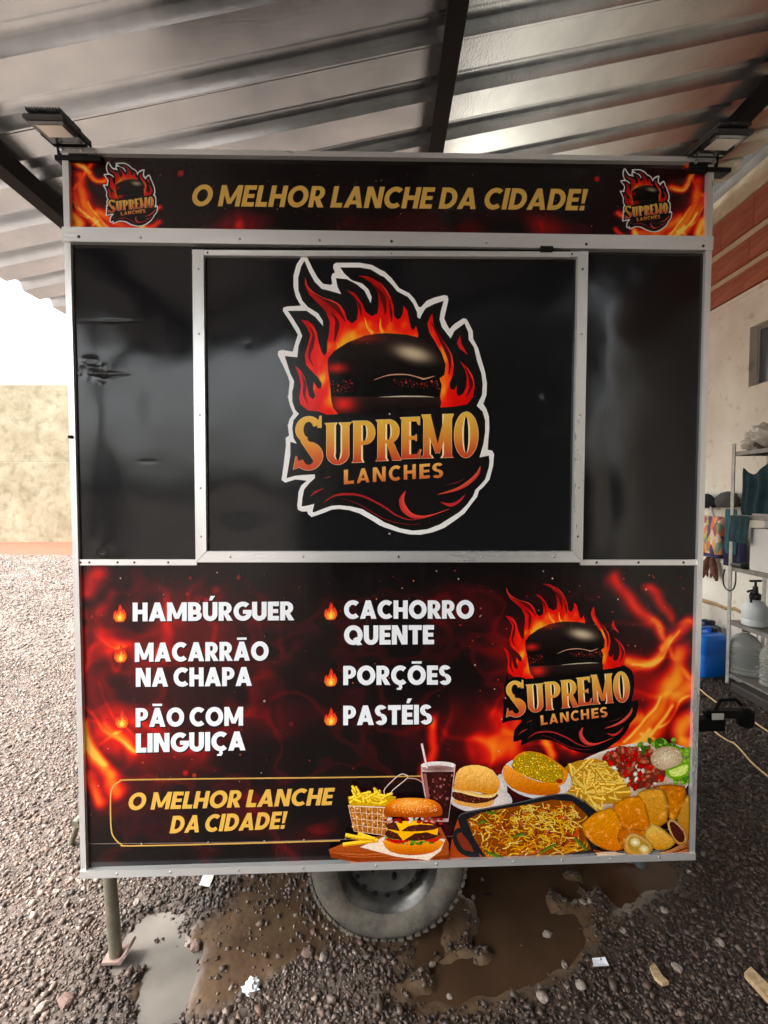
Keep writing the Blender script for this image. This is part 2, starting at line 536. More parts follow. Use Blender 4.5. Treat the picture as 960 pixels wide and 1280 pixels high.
# ---- block letters from strokes
def quad(x0, y0, x1, y1): return [(x0, y0), (x1, y0), (x1, y1), (x0, y1)]
def ring(cx, cy, rx, ry, wx, wy, a0, a1, n=28):
    n = max(4, int(n * abs(a1 - a0) / 360))
    o = []
    for i in range(n):
        p, q = R(a0 + (a1 - a0) * i / n), R(a0 + (a1 - a0) * (i + 1) / n)
        o.append([(cx + rx * math.cos(p), cy + ry * math.sin(p)), (cx + rx * math.cos(q), cy + ry * math.sin(q)),
                  (cx + (rx - wx) * math.cos(q), cy + (ry - wy) * math.sin(q)), (cx + (rx - wx) * math.cos(p), cy + (ry - wy) * math.sin(p))])
    return o
def glyph_sans(ch, w=.25):
    h = w * .92
    base = {'Ú': 'U', 'Ã': 'A', 'Ç': 'C', 'Õ': 'O', 'É': 'E'}.get(ch, ch)
    W, P = .7, []
    if base == 'O': W = 1.0; P = ring(.5, .5, .5, .515, w, h, 0, 360)
    elif base == 'Q': W = 1.0; P = ring(.5, .5, .5, .515, w, h, 0, 360) + [[(.48, .30), (.66, .40), (.98, .0), (.72, -.04)]]
    elif base == 'C': W = .84; P = ring(.5, .5, .5, .515, w, h, 48, 312)
    elif base == 'G': W = .93; P = ring(.5, .5, .5, .515, w, h, 48, 345) + [quad(.5, .36, .97, .36 + h * .85)]
    elif base == 'D': W = .82; P = [quad(0, 0, w, 1), quad(w * .9, 0, .34, h), quad(w * .9, 1 - h, .34, 1)] + ring(.33, .5, .49, .5, w, h, -90, 90)
    elif base == 'I': W = w; P = [quad(0, 0, w, 1)]
    elif base == 'L': W = .56; P = [quad(0, 0, w, 1), quad(w * .9, 0, .56, h)]
    elif base == 'E': W = .6; P = [quad(0, 0, w, 1), quad(w * .9, 0, .6, h * .95), quad(w * .9, 1 - h * .95, .6, 1), quad(w * .9, .5 - h * .42, .56, .5 + h * .42)]
    elif base == 'H': W = .8; P = [quad(0, 0, w, 1), quad(.8 - w, 0, .8, 1), quad(w * .9, .5 - h * .47, .8 - w * .9, .5 + h * .47)]
    elif base == 'T': W = .7; P = [quad(.35 - w / 2, 0, .35 + w / 2, 1 - h * .9), quad(0, 1 - h, .7, 1)]
    elif base == 'N': W = .84; P = [quad(0, 0, w, 1), quad(.84 - w, 0, .84, 1), [(w * .2, 1), (w * 1.15, 1), (.84 - w * .2, 0), (.84 - w * 1.15, 0)]]
    elif base == 'M': W = 1.06; P = [quad(0, 0, w * .95, 1), quad(1.06 - w * .95, 0, 1.06, 1), [(w * .1, 1), (w * 1.0, 1), (.53 + w * .42, .12), (.53 - w * .42, .12)], [(1.06 - w * 1.0, 1), (1.06 - w * .1, 1), (.53 + w * .42, .12), (.53 - w * .42, .12)]]
    elif base == 'A': W = .92; P = [[(0, 0), (w * 1.05, 0), (.46 + w * .52, 1), (.46 - w * .5, 1)], [(.92 - w * 1.05, 0), (.92, 0), (.46 + w * .5, 1), (.46 - w * .52, 1)], quad(.24, .17, .68, .17 + h * .8)]
    elif base == 'U': W = .78; P = [quad(0, .36, w, 1), quad(.78 - w, .36, .78, 1)] + ring(.39, .37, .39, .385, w, h, 180, 360)
    elif base in 'PRB':
        P = [quad(0, 0, w, 1), quad(w * .9, 1 - h * .85, .36, 1), quad(w * .9, .34, .36, .34 + h * .8)] + ring(.35, .67, .35, .33, w, h * .82, -90, 90)
        if base == 'R': W = .74; P += [[(.26, .36), (.53, .36), (.76, 0), (.46, 0)]]
        if base == 'B': W = .74; P += [quad(w * .9, 0, .38, h * .85), quad(w * .9, .5 - h * .4, .38, .5 + h * .4)] + ring(.38, .29, .36, .29, w, h * .8, -90, 90)
    elif base == 'S': W = .66; P = ring(.33, .72, .33, .295, w, h * .85, 28, 270) + ring(.33, .28, .33, .295, w, h * .85, 90, -152)
    elif base == '!': W = w * 1.05; P = [[(0, 1), (w * 1.05, 1), (w * .85, .32), (w * .2, .32)], quad(w * .05, 0, w, .22)]
    c = W / 2
    if ch in 'ÚÉ': P = P + [[(c - .06, 1.09), (c + .1, 1.09), (c + .26, 1.33), (c + .02, 1.33)]]
    if ch in 'ÃÕ': P = P + [quad(c - .27, 1.1, c + .27, 1.22)]
    if ch == 'Ç': P = P + [[(c - .02, .06), (c + .14, .06), (c + .2, -.12), (c + .12, -.26), (c - .12, -.26), (c - .1, -.16), (c + .02, -.15)]]
    return W, P
def glyph_serif(ch, w=.19):
    h = .105
    def foot(x, y, up):   # small flared end
        return [(x - .045, y), (x + w + .045, y), (x + w, y + .07 * up), (x, y + .07 * up)]
    st = lambda x: [quad(x, .0, x + w, 1), foot(x, 0, 1), foot(x, 1, -1)]
    if ch == 'S': return .52, ring(.26, .755, .245, .245, .15, .1, 20, 262, 40) + ring(.26, .265, .27, .265, .16, .1, 98, -158, 40) + [[(.02, .80), (.20, .62), (.50, .24), (.36, .16), (.12, .52)], [(.42, .78), (.50, .78), (.50, 1.0), (.46, 1.0)], [(-.03, .02), (.09, .06), (.045, .27), (.02, .27)]]
    if ch == 'U': return .56, [quad(0, .26, w, 1), foot(0, 1, -1), quad(.56 - w * .9, .26, .56, 1), foot(.56 - w * .95, 1, -1)] + ring(.28, .27, .28, .27, w * .95, h, 180, 360)
    if ch in 'PR':
        P = st(0.02) + [quad(.1, 1 - h, .3, 1), quad(.1, .42, .3, .42 + h * .9)] + ring(.3, .71, .26, .29, w * .95, h, -90, 90)
        if ch == 'R': P += [[(.24, .44), (.42, .44), (.60, 0), (.38, 0)]]
        return .56, P
    if ch == 'E': return .5, st(0.02) + [quad(.1, 0, .48, h), quad(.1, 1 - h, .48, 1), quad(.1, .5 - h * .45, .40, .5 + h * .45), [(.40, h * .9), (.48, h * .9), (.51, .22), (.47, .22)], [(.38, 1 - h * .9), (.48, 1 - h * .9), (.48, .80), (.44, .80)], quad(.36, .42, .40, .58)]
    if ch == 'M': return .74, [quad(.02, 0, .02 + w * .8, 1), foot(0, 0, 1), quad(.72 - w, 0, .72, 1), foot(.72 - w, 0, 1), [(-.03, 1), (.2, 1), (.42, .14), (.32, .1)], [(.55, 1), (.77, 1), (.42, .1), (.33, .14)]]
    if ch == 'O': return .55, ring(.275, .5, .275, .51, w * .95, h, 0, 360, 40)
    return glyph_sans(ch)
_gc = {}
def glyph(ch, style, w):
    key = (ch, style, w)
    if key not in _gc:
        W, P = glyph_sans(ch, w) if style == 'sans' else glyph_serif(ch, w)
        V, Fc = [], []
        for p in P:
            a = sum(p[i][0] * p[(i + 1) % len(p)][1] - p[(i + 1) % len(p)][0] * p[i][1] for i in range(len(p)))
            if a < 0: p = p[::-1]
            b = len(V); V += [Vector(q) for q in p]; Fc.append(list(range(b, b + len(p))))
        r = delaunay_2d_cdt(V, [], Fc, 1, 1e-4)
        tris = []
        for f, o in zip(r[2], r[5]):
            if len(o): tris += [(f[0], f[k], f[k + 1]) for k in range(1, len(f) - 1)]
        _gc[key] = (W, np.array([(p.x, p.y) for p in r[0]]), tris)
    return _gc[key]
def text(art, s, p0, p1, hh, col, style='sans', w=.25, gap=.07, space=.30, slant=0.0, grow=0.0):
    """baseline from p0 to p1, capital height hh pixels"""
    adv, x = [], 0
    for ch in s:
        if ch == ' ': x += space; continue
        W, V, t = glyph(ch, style, w)
        adv.append((ch, x)); x += W + gap
    tot = x - gap
    p0 = np.array(p0, float); p1 = np.array(p1, float)
    ax = (p1 - p0) / tot
    for ch, x0 in adv:
        W, V, t = glyph(ch, style, w)
        X = x0 + V[:, 0]; Y = V[:, 1]
        P = p0 + X[:, None] * ax + np.stack([slant * hh * Y, -hh * Y], 1)
        C = np.array([col(y) for y in Y]) if callable(col) else col
        art.raw(P, t, C); art.k -= 1
    art.k += 1

# ---- the burger logo, drawn once in the pixels of the big one
def Az(l): return [(340 + x / 6.4, 310 + y / 6.4) for x, y in l]
def Bz(l): return [(480 + x / 6.4, 310 + y / 6.4) for x, y in l]
def Cz(l): return [(340 + x / 6.4, 490 + y / 6.4) for x, y in l]
def Dz(l): return [(480 + x / 6.4, 490 + y / 6.4) for x, y in l]
LOGO_OUT = (Az([(240, 82), (262, 76), (283, 84), (330, 180), (370, 250), (410, 295), (470, 305), (485, 295), (475, 245), (485, 215), (505, 205), (490, 165), (495, 140), (515, 128), (700, 128), (800, 145), (880, 190)])
            + Bz([(0, 195), (60, 250), (120, 330), (200, 370), (245, 420), (275, 480), (295, 480), (340, 430), (400, 405), (480, 385), (505, 392), (512, 420), (495, 500), (478, 570), (500, 620), (520, 655), (560, 615), (630, 570), (655, 575), (670, 600), (705, 670), (710, 735), (750, 810), (775, 900), (805, 1000), (818, 1090), (815, 1180), (790, 1250)])
            + Dz([(815, 140), (835, 200), (838, 300), (830, 380), (825, 465), (860, 470), (875, 500), (868, 590), (840, 700), (790, 760), (755, 790), (740, 840), (700, 890), (640, 970), (560, 1030), (480, 1085), (390, 1120), (290, 1140), (200, 1138), (100, 1115), (0, 1080)])
            + Cz([(860, 1065), (780, 1015), (700, 970), (620, 945), (540, 935), (480, 940), (420, 965), (320, 1000), (290, 975), (285, 955), (240, 955), (210, 940), (205, 910), (215, 800), (235, 750), (280, 710), (190, 700), (110, 725), (80, 705), (85, 670), (100, 560), (115, 430), (112, 370), (140, 350), (130, 270), (145, 220), (175, 175), (150, 120), (130, 40)])
            + Az([(135, 1180), (145, 1080), (130, 1030), (95, 950), (50, 860), (55, 830), (85, 822), (170, 835), (185, 780), (210, 700), (150, 600), (90, 510), (95, 485), (130, 475), (235, 470), (195, 400), (175, 320), (175, 230), (200, 140)]))
LOGO_IN_TOP = (Az([(262, 110), (300, 200), (345, 280), (400, 335), (480, 355), (555, 378), (525, 320), (512, 250), (600, 258), (680, 300), (740, 350), (770, 410), (790, 450), (797, 400), (772, 340), (722, 293), (640, 268), (580, 215), (545, 165), (700, 165), (790, 180), (870, 230)])
               + Bz([(0, 240), (60, 300), (105, 355), (190, 400), (230, 450), (262, 520), (265, 560), (285, 575), (300, 540), (330, 490), (400, 455), (475, 430), (450, 520), (442, 580), (460, 640), (530, 730), (560, 670), (600, 640), (640, 610), (670, 680), (675, 740), (715, 800), (740, 910), (775, 1010), (785, 1090), (780, 1180), (745, 1250)]))
LOGO_IN_LOW = (Dz([(738, 115), (785, 160), (805, 230), (805, 320), (790, 420), (760, 525), (835, 510), (840, 560), (835, 600), (805, 700), (765, 745), (725, 785), (710, 830), (660, 900), (600, 960), (520, 1010), (440, 1060), (340, 1098), (230, 1108), (130, 1090), (0, 1040)])
               + Cz([(840, 1005), (720, 935), (630, 915), (540, 905), (480, 910), (420, 930), (340, 962), (325, 960), (340, 895), (280, 910), (240, 915), (245, 850), (260, 780), (300, 730), (345, 690), (345, 660), (250, 665), (190, 670), (120, 690), (135, 600), (150, 500), (150, 400), (200, 415), (175, 370), (165, 290), (175, 230), (218, 178)]))
LOGO_IN_LEFT = (Cz([(190, 150), (165, 80)])
                + Az([(165, 1150), (175, 1120), (180, 1070), (150, 1010), (105, 870), (205, 880), (215, 790), (245, 710), (220, 650), (170, 570), (130, 510), (280, 510), (350, 560), (410, 630), (408, 590), (370, 530), (290, 480), (245, 430), (215, 350), (212, 250), (235, 160)]))
FL_LEFT = (Az([(268, 240), (285, 310), (330, 360), (400, 400), (480, 430), (540, 460), (580, 510), (600, 580), (640, 612), (680, 580), (690, 500), (670, 410), (600, 345), (660, 365), (720, 450), (750, 520), (800, 553), (845, 530), (855, 450), (845, 360), (800, 290), (740, 250), (690, 230), (770, 235), (850, 280), (915, 350)])
           + Bz([(50, 395), (75, 470), (80, 550), (105, 580), (130, 570), (150, 530), (155, 470), (185, 510), (200, 590), (215, 650), (235, 665), (255, 630), (272, 690), (270, 722), (180, 700), (60, 692), (0, 688)])
           + Az([(850, 694), (740, 710), (640, 750), (540, 805), (470, 885), (447, 940), (452, 1000), (462, 1060), (467, 1120), (474, 1200)])
           + Cz([(478, 80), (492, 130), (530, 180), (440, 185), (380, 160), (290, 150), (240, 110)])
           + Az([(228, 1250), (220, 1200), (235, 1110), (220, 1030), (190, 950), (230, 980), (265, 1040), (285, 1120), (300, 1190), (330, 1215), (350, 1190), (330, 1130), (335, 1075), (370, 1130), (395, 1125), (400, 1090), (370, 1040), (320, 990), (275, 940), (265, 860), (290, 780), (310, 700), (280, 640), (235, 580), (290, 590), (330, 620), (360, 680), (375, 760), (400, 840), (425, 870), (440, 840), (445, 760), (460, 680), (465, 600), (430, 510), (360, 440), (300, 380), (265, 300)]))
FL_RIGHT = (Bz([(385, 530), (390, 600), (410, 670), (470, 750), (530, 850), (555, 940), (545, 1030), (520, 1090), (525, 1130), (560, 1140), (580, 1100), (575, 1160), (590, 1190), (630, 1170), (655, 1110), (660, 1040), (645, 980), (605, 910), (660, 960), (705, 1040), (720, 1120), (705, 1200), (660, 1255)])
            + Dz([(560, 120), (445, 128)]) + Bz([(455, 1240), (445, 1190), (460, 1100), (440, 1050), (480, 1020), (490, 940), (460, 850), (420, 780), (360, 680), (345, 610), (370, 550)]))
def flame_col(p, dim=1.0):
    # warm near the bun, deep red at the tips
    dx, dy = (p[0] - 481) / 74.0, (p[1] - 470) / 56.0
    d = math.hypot(dx, dy) - 1
    j = .55 * (float(vnoise(p[0] * .11 + p[1] * .02, p[1] * .07, 4)) - .5)
    c = ramp([(-.12, (1, .70, .16)), (-.02, (1, .50, .08)), (.07, (1, .26, .04)), (.17, (.95, .07, .03)), (.55, (.86, .04, .03)), (.9, (.62, .03, .03)), (1.3, (.72, .10, .07))], d + j * .8)
    return tuple(linarr(np.array(c) * dim))
def draw_logo(art, white=True, backing='full', dim=1.0, fine=True):
    D = lambda r, g, b: tuple(x * dim for x in S(r, g, b))
    K = D(20, 17, 17)
    if white: art.poly(LOGO_OUT, D(236, 234, 232), smooth=0)
    if backing == 'full': art.poly(LOGO_IN_TOP + LOGO_IN_LOW + LOGO_IN_LEFT, K)
    else: art.poly([(374, 505)] + Cz([(190, 200)]) + [(470, 500), (590, 505)] + LOGO_IN_LOW, D(9, 7, 7))
    st = 2.2 if fine else 8
    art.grad(FL_LEFT, lambda p: flame_col(p, dim), st)
    art.grad(FL_RIGHT, lambda p: flame_col(p, dim), st)
    art.poly(Bz([(605, 705), (615, 770), (665, 860), (600, 810), (580, 765)]), D(205, 30, 25))
    dk = D(92, 8, 10); li = D(235, 70, 45)
    if fine:
        for pts, w in ((Az([(330, 370), (420, 420), (500, 470), (555, 540), (590, 600)]), [1, 9, 1]), (Az([(470, 520), (520, 590), (515, 680), (500, 760)]), [1, 8, 1]),
                       (Az([(300, 640), (335, 700), (320, 790), (300, 870), (330, 950)]), [1, 7, 1]), (Az([(240, 1010), (265, 1090), (262, 1180), (290, 1250)]), [1, 6, 1]),
                       (Az([(650, 390), (700, 470), (715, 560)]), [1, 5, .5]), (Az([(800, 300), (870, 370), (900, 460), (905, 540)]), [1, 9, 1]), (Bz([(40, 420), (55, 520), (60, 600)]), [1, 5, 1]),
                       (Bz([(375, 600), (440, 720), (500, 830), (525, 930), (515, 1020)]), [1, 8, 1]), (Bz([(640, 950), (685, 1050), (690, 1120), (650, 1200)]), [1, 7, 1])):
            art.ribbon(pts, [q * .75 for q in w], dk)
        for pts, w in ((Az([(400, 405), (480, 432), (540, 465), (578, 515)]), [.4, 1.6, .4]), (Az([(268, 245), (285, 312), (335, 365), (400, 402)]), [.3, 1, .4]), (Az([(300, 610), (340, 660), (352, 720)]), [.3, 1.3, .3]), (Az([(860, 280), (920, 360), (950, 430)]), [.3, 1.2, .3]),
                       (Bz([(350, 610), (365, 680), (425, 780), (465, 850)]), [.4, 1.2, .3]), (Bz([(470, 750), (530, 850), (552, 940)]), [.3, 1.2, .3]), (Bz([(660, 960), (705, 1040), (718, 1120)]), [.3, 1.2, .3])):
            art.ribbon(pts, w, li)
        for pts, w in ((Az([(740, 560), (765, 640), (810, 690)]), [.2, 3, 5]), (Az([(868, 570), (868, 640), (890, 690)]), [.2, 3, 5]), (Az([(590, 690), (610, 730), (625, 755)]), [.2, 2.5, 4]), (Az([(520, 760), (530, 790), (540, 805)]), [.2, 2.2, 3])):
            art.ribbon(pts, w, D(255, 190, 50), c2=D(255, 120, 25))
    # burger
    bun = Az([(447, 940), (450, 890), (500, 830), (600, 765), (740, 708), (850, 692)]) + Bz([(0, 688), (60, 690), (180, 700), (280, 725), (370, 780), (440, 860), (480, 950), (482, 1010), (440, 1045), (300, 1020), (150, 1022), (0, 1045)]) + Az([(800, 1050), (600, 1015), (500, 1030), (455, 1010)])
    low = Az([(455, 1012), (600, 1000), (800, 1045)]) + Bz([(0, 1040), (150, 1015), (440, 1040), (455, 1110), (445, 1190), (452, 1270)]) + Dz([(440, 130), (0, 172)]) + Cz([(700, 180), (530, 180), (490, 130), (476, 60)]) + Az([(468, 1120)])
    art.poly(low, D(12, 8, 8))
    def bcol(p):
        c = np.array([.13, .085, .07]) * (1.25 - .9 * min(1, max(0, (p[1] - 418) / 55)))
        x, y = p[0] - 516, p[1] - 443
        a = R(14); X = x * math.cos(a) + y * math.sin(a); Y = -x * math.sin(a) + y * math.cos(a)
        g = math.exp(-((X / 24) ** 2 + (Y / 9.5) ** 2) ** 1.3)
        c = c + g * np.array([.68, .64, .52])
        g = math.exp(-(((p[0] - 421) / 13) ** 2 + ((p[1] - 461) / 6) ** 2)); c = c + g * np.array([.75, .06, .03])
        g = math.exp(-(((p[0] - 450) / 26) ** 2 + ((p[1] - 424) / 5) ** 2)); c = c + g * np.array([.38, .03, .02])
        return tuple(linarr(c * dim))
    art.grad(bun, bcol, 2.0 if fine else 6)
    def lcol(p):
        c = np.array([.15, .10, .085]) * (1.1 - .8 * min(1, max(0, (p[1] - 496) / 22)))
        g = math.exp(-(((p[0] - 430) / 15) ** 2 + ((p[1] - 506) / 10) ** 2)); c = c + g * np.array([.8, .05, .03])
        return tuple(linarr(c * dim))
    art.grad(Az([(470, 1190), (700, 1195)]) + Bz([(0, 1195), (400, 1200), (445, 1195), (452, 1270)]) + Dz([(440, 128), (0, 170)]) + Cz([(700, 178), (530, 178), (490, 130), (478, 70)]), lcol, 2.5 if fine else 7)
    if fine:
        rs = random.Random(3)
        art.specks(Az([(475, 1070), (640, 1060), (650, 1150), (490, 1185)]), 34, .7, 1.9, [D(120, 20, 18), D(80, 14, 14), D(150, 42, 34), D(52, 10, 10)], rnd=rs)
        art.specks(Bz([(70, 1060), (180, 1050), (280, 1090), (430, 1060), (440, 1130), (250, 1125), (90, 1100)]), 46, .7, 2.0, [D(130, 30, 26), D(90, 20, 18), D(160, 60, 48), D(60, 14, 12)], rnd=rs)
        art.specks(Az([(620, 780), (700, 740), (900, 720), (950, 770), (700, 790)]), 7, .7, 1.1, [D(120, 70, 52), D(90, 36, 28)], rnd=rs)
        art.ribbon(Bz([(-80, 1060), (40, 1022), (180, 1018), (280, 1042), (320, 1052), (400, 1030)]), [.3, 1.6, 1.2, 2.2, .8], D(205, 150, 120))
        art.ribbon(Bz([(-40, 1197), (120, 1192), (300, 1192), (400, 1198)]), [.2, 1.5, 1.5, .2], D(200, 186, 160))
    # swirls under the lettering
    rd, rd2 = D(196, 40, 44), D(120, 22, 26)
    art.ribbon(Cz([(410, 885), (500, 830), (600, 815), (720, 830), (850, 890)]) + Dz([(20, 930), (100, 985), (200, 1020), (300, 1012)]), [.3, 3.2, 2.4, 2.6, 1.6, .2], rd, c2=rd2)
    art.ribbon(Cz([(560, 850), (700, 900), (850, 990)]) + Dz([(60, 1035), (200, 1058), (290, 1048)]), [.2, 1.4, 1.0, .2], rd2)
    art.ribbon(Dz([(172, 790), (140, 860), (158, 930), (215, 985), (300, 1000), (400, 978), (520, 935)]), [.4, 6, 8, 6, 3.5, 1.5, .3], rd, c2=D(235, 75, 55))
    art.ribbon(Dz([(425, 820), (560, 785), (660, 735), (740, 660), (766, 595)]), [.3, 3.5, 5, 4.5, .4], rd, c2=D(225, 92, 62))
    art.ribbon(Dz([(450, 880), (530, 903), (600, 870), (645, 820)]), [.3, 4.5, 3, .3], rd)
    art.ribbon(Dz([(480, 745), (580, 725), (650, 690)]), [.2, 2, .2], D(84, 30, 26))
    art.ribbon(Cz([(310, 835), (350, 800), (420, 770)]), [.3, 3, .3], D(150, 36, 34))
    art.ribbon(Cz([(410, 695), (470, 675)]), [.5, 2], D(110, 40, 34), k=1)
    # lettering
    gold = [(0, D(200, 62, 40)), (.28, D(214, 104, 44)), (.52, D(226, 152, 52)), (1, D(232, 184, 72))]
    gcol = lambda y: ramp(gold, y)
    edge = D(250, 226, 170)
    let = [('S', 369, 403.3, 588, 521), ('U', 408.5, 436.5, 581, 529), ('P', 441, 469, 578, 526.5), ('R', 471, 499, 576, 525), ('E', 501, 525.5, 573.5, 522), ('M', 528, 565, 572.5, 518.5), ('O', 567, 597, 572, 516)]
    tilt = -.035
    for grow, col in ((1, edge), (0, gcol)):
        for ch, x0, x1, yb, yt in let:
            W, V, t = glyph(ch, 'serif', .19 if not grow else .235)
            yl, yr = (yb - tilt * 14, yb + tilt * 14)
            a = grow * .35
            P0 = np.array([x0 - a, yl + a]); P1 = np.array([x1 + a, yr + a]); hh = yb - yt + 2 * a
            Pp = P0 + (V[:, :1] / W) * (P1 - P0) + np.stack([0 * V[:, 1], -hh * V[:, 1]], 1)
            art.raw(Pp, t, np.array([col(y) for y in V[:, 1]]) if callable(col) else col); art.k -= 1
        art.k += 1
    lan = lambda y: ramp([(0, D(205, 104, 48)), (1, D(240, 176, 88))], y)
    for ch, x0, x1, yb, yt in (('L', 430, 442.5, 605, 587), ('A', 446, 462, 603.6, 585.6), ('N', 466, 482, 602.2, 584), ('C', 486, 500.5, 601, 582.4), ('H', 504.5, 519.5, 599.3, 581), ('E', 524, 537, 598.3, 580), ('S', 540, 553.5, 597.6, 579)):
        W, V, t = glyph(ch, 'sans', .23)
        Pp = np.stack([x0 + V[:, 0] / W * (x1 - x0), yb - .085 * (V[:, 0] / W - .5) * (x1 - x0) - (yb - yt) * V[:, 1]], 1)
        art.raw(Pp, t, np.array([lan(y) for y in V[:, 1]])); art.k -= 1
    art.k += 1

# ---- painted fire behind the lettering
def fire(t):
    xs = [0, .12, .3, .5, .66, .82, 1.0]
    rs = [.055, .19, .46, .86, .95, 1.0, 1.0]; gs = [.035, .04, .042, .09, .36, .58, .84]; bs = [.038, .045, .047, .05, .06, .12, .38]
    return np.stack([np.interp(t, xs, c) for c in (rs, gs, bs)], -1)
FLAME = [  # strokes in units of the left fascia corner: points, width, strength
    ([(225, 130), (300, 190), (390, 255), (440, 330), (520, 400), (610, 385)], 40, .62),
    ([(490, 140), (430, 215), (390, 255), (350, 330), (320, 400), (265, 490)], 36, .56),
    ([(350, 220), (390, 255), (430, 300)], 34, .74),
    ([(315, 330), (330, 480), (400, 640), (500, 770), (600, 870), (660, 910)], 70, .55),
    ([(255, 530), (300, 580), (370, 690), (450, 800), (540, 890)], 62, .5),
    ([(300, 190), (380, 270), (430, 350), (510, 412), (590, 405)], 7, .3),
    ([(420, 600), (480, 690), (570, 790), (650, 880)], 7, .5),
    ([(330, 660), (380, 720), (450, 790), (530, 860), (620, 920)], 9, .6),
    ([(245, 595), (285, 620), (310, 700), (360, 760), (430, 790)], 8, .5),
    ([(500, 800), (560, 860), (620, 915)], 30, .78),
    ([(230, 740), (280, 780), (320, 870), (260, 910), (230, 880)], 60, .64),
    ([(540, 730), (640, 770), (760, 850), (860, 880), (960, 910)], 60, .52),
    ([(440, 920), (500, 860), (560, 830)], 8, .5),
    ([(640, 910), (760, 890), (900, 900), (1000, 890)], 44, .55)]
FLAME_TIP = [([(1000, 900), (1020, 820), (1060, 740), (1140, 690), (1200, 660)], 32, .66), ([(1010, 720), (1080, 740), (1130, 720)], 26, .55), ([(1040, 900), (1120, 890), (1190, 840)], 32, .6), ([(990, 760), (1010, 860), (1060, 920)], 44, .55), ([(1050, 740), (1110, 712), (1180, 700)], 8, .5)]
def strokes(X, Y, lst, ox, oy, s, mir, gain):
    """ox, oy: photograph pixel of the crossing (390, 255); broad strokes are sheets of fire, thin ones their bright rims"""
    I = np.zeros_like(X); Th = np.zeros_like(X)
    for pts, w, k in lst:
        P = np.array([((ox + (-1 if mir else 1) * (a - 390) / 8.53 * s), oy + (b - 255) / 8.53 * s) for a, b in pts])
        P = np.array(catmull(P, 4))
        ww = w / 8.53 * s
        x0, y0 = P.min(0) - 3 * ww; x1, y1 = P.max(0) + 3 * ww
        m = (X > x0) & (X < x1) & (Y > y0) & (Y < y1)
        if not m.any(): continue
        d = segdist(X[m], Y[m], P, False)
        if w > 15: I[m] = np.maximum(I[m], k * np.exp(-(d / ww) ** 2))
        else: Th[m] = np.maximum(Th[m], k * np.exp(-(d / ww) ** 2))
    return gain * (I + Th * (.25 + I))
def print_sheet(name, parent, quadpx, nx, ny, fn, base=.0002):
    """one printed sheet as a fine grid of coloured cells; quadpx TL, TR, BR, BL"""
    a, b = np.meshgrid(np.linspace(0, 1, nx), np.linspace(0, 1, ny))
    q = np.array(quadpx, float)
    P = (q[0] * ((1 - a) * (1 - b))[..., None] + q[1] * (a * (1 - b))[..., None] + q[2] * (a * b)[..., None] + q[3] * ((1 - a) * b)[..., None])
    X, Y = P[..., 0], P[..., 1]
    C = linarr(fn(X, Y)).reshape(-1, 3)
    u, v = px(X.ravel(), Y.ravel())
    V = np.stack([u, np.full_like(u, -base), v], 1)
    i = np.arange(nx * ny).reshape(ny, nx)
    Fq = np.stack([i[1:, :-1], i[1:, 1:], i[:-1, 1:], i[:-1, :-1]], -1).reshape(-1, 4)
    return grid_mesh(name, V, Fq, C, M['print'], parent)
def warp(X, Y, s, a):
    return X + a * (fbm(X / s, Y / s, 1, 2) - .5), Y + a * (fbm(X / s, Y / s, 8, 2) - .5)
def fascia_fn(X, Y):
    x, y = warp(X, Y, 22, 10)
    I = strokes(x, y, FLAME, 106, 210, 1.0, False, 1.05) + strokes(x, y, FLAME_TIP, 106, 210, 1.0, False, .95)
    I = np.maximum(I, strokes(x, y, FLAME, 866, 219, 1.0, True, 1.05) + strokes(x, y, FLAME_TIP, 866, 219, 1.0, True, .95))
    side = np.exp(-((X - 85) / 95) ** 2) + np.exp(-((X - 885) / 95) ** 2)
    I = I * (.82 + .34 * fbm(X / 12, Y / 16, 5, 2)) + side * .17 * fbm(X / 20, Y / 16, 4)
    for cx, cy, a in ((300, 280, .28), (680, 285, .3), (590, 300, .12), (420, 300, .1)):   # faint tongues along the lower edge
        I = I + a * np.exp(-(((X - cx) / 22) ** 2 + ((Y - cy) / 17) ** 2)) * (.2 + 1.3 * fbm(X / 9, Y / 20, 12))
    I = I + .13 * sstep(.40, .75, fbm(X / 50, Y / 34, 21, 2)) * sstep(225, 290, Y)
    return fire(np.clip(I, 0, 1))
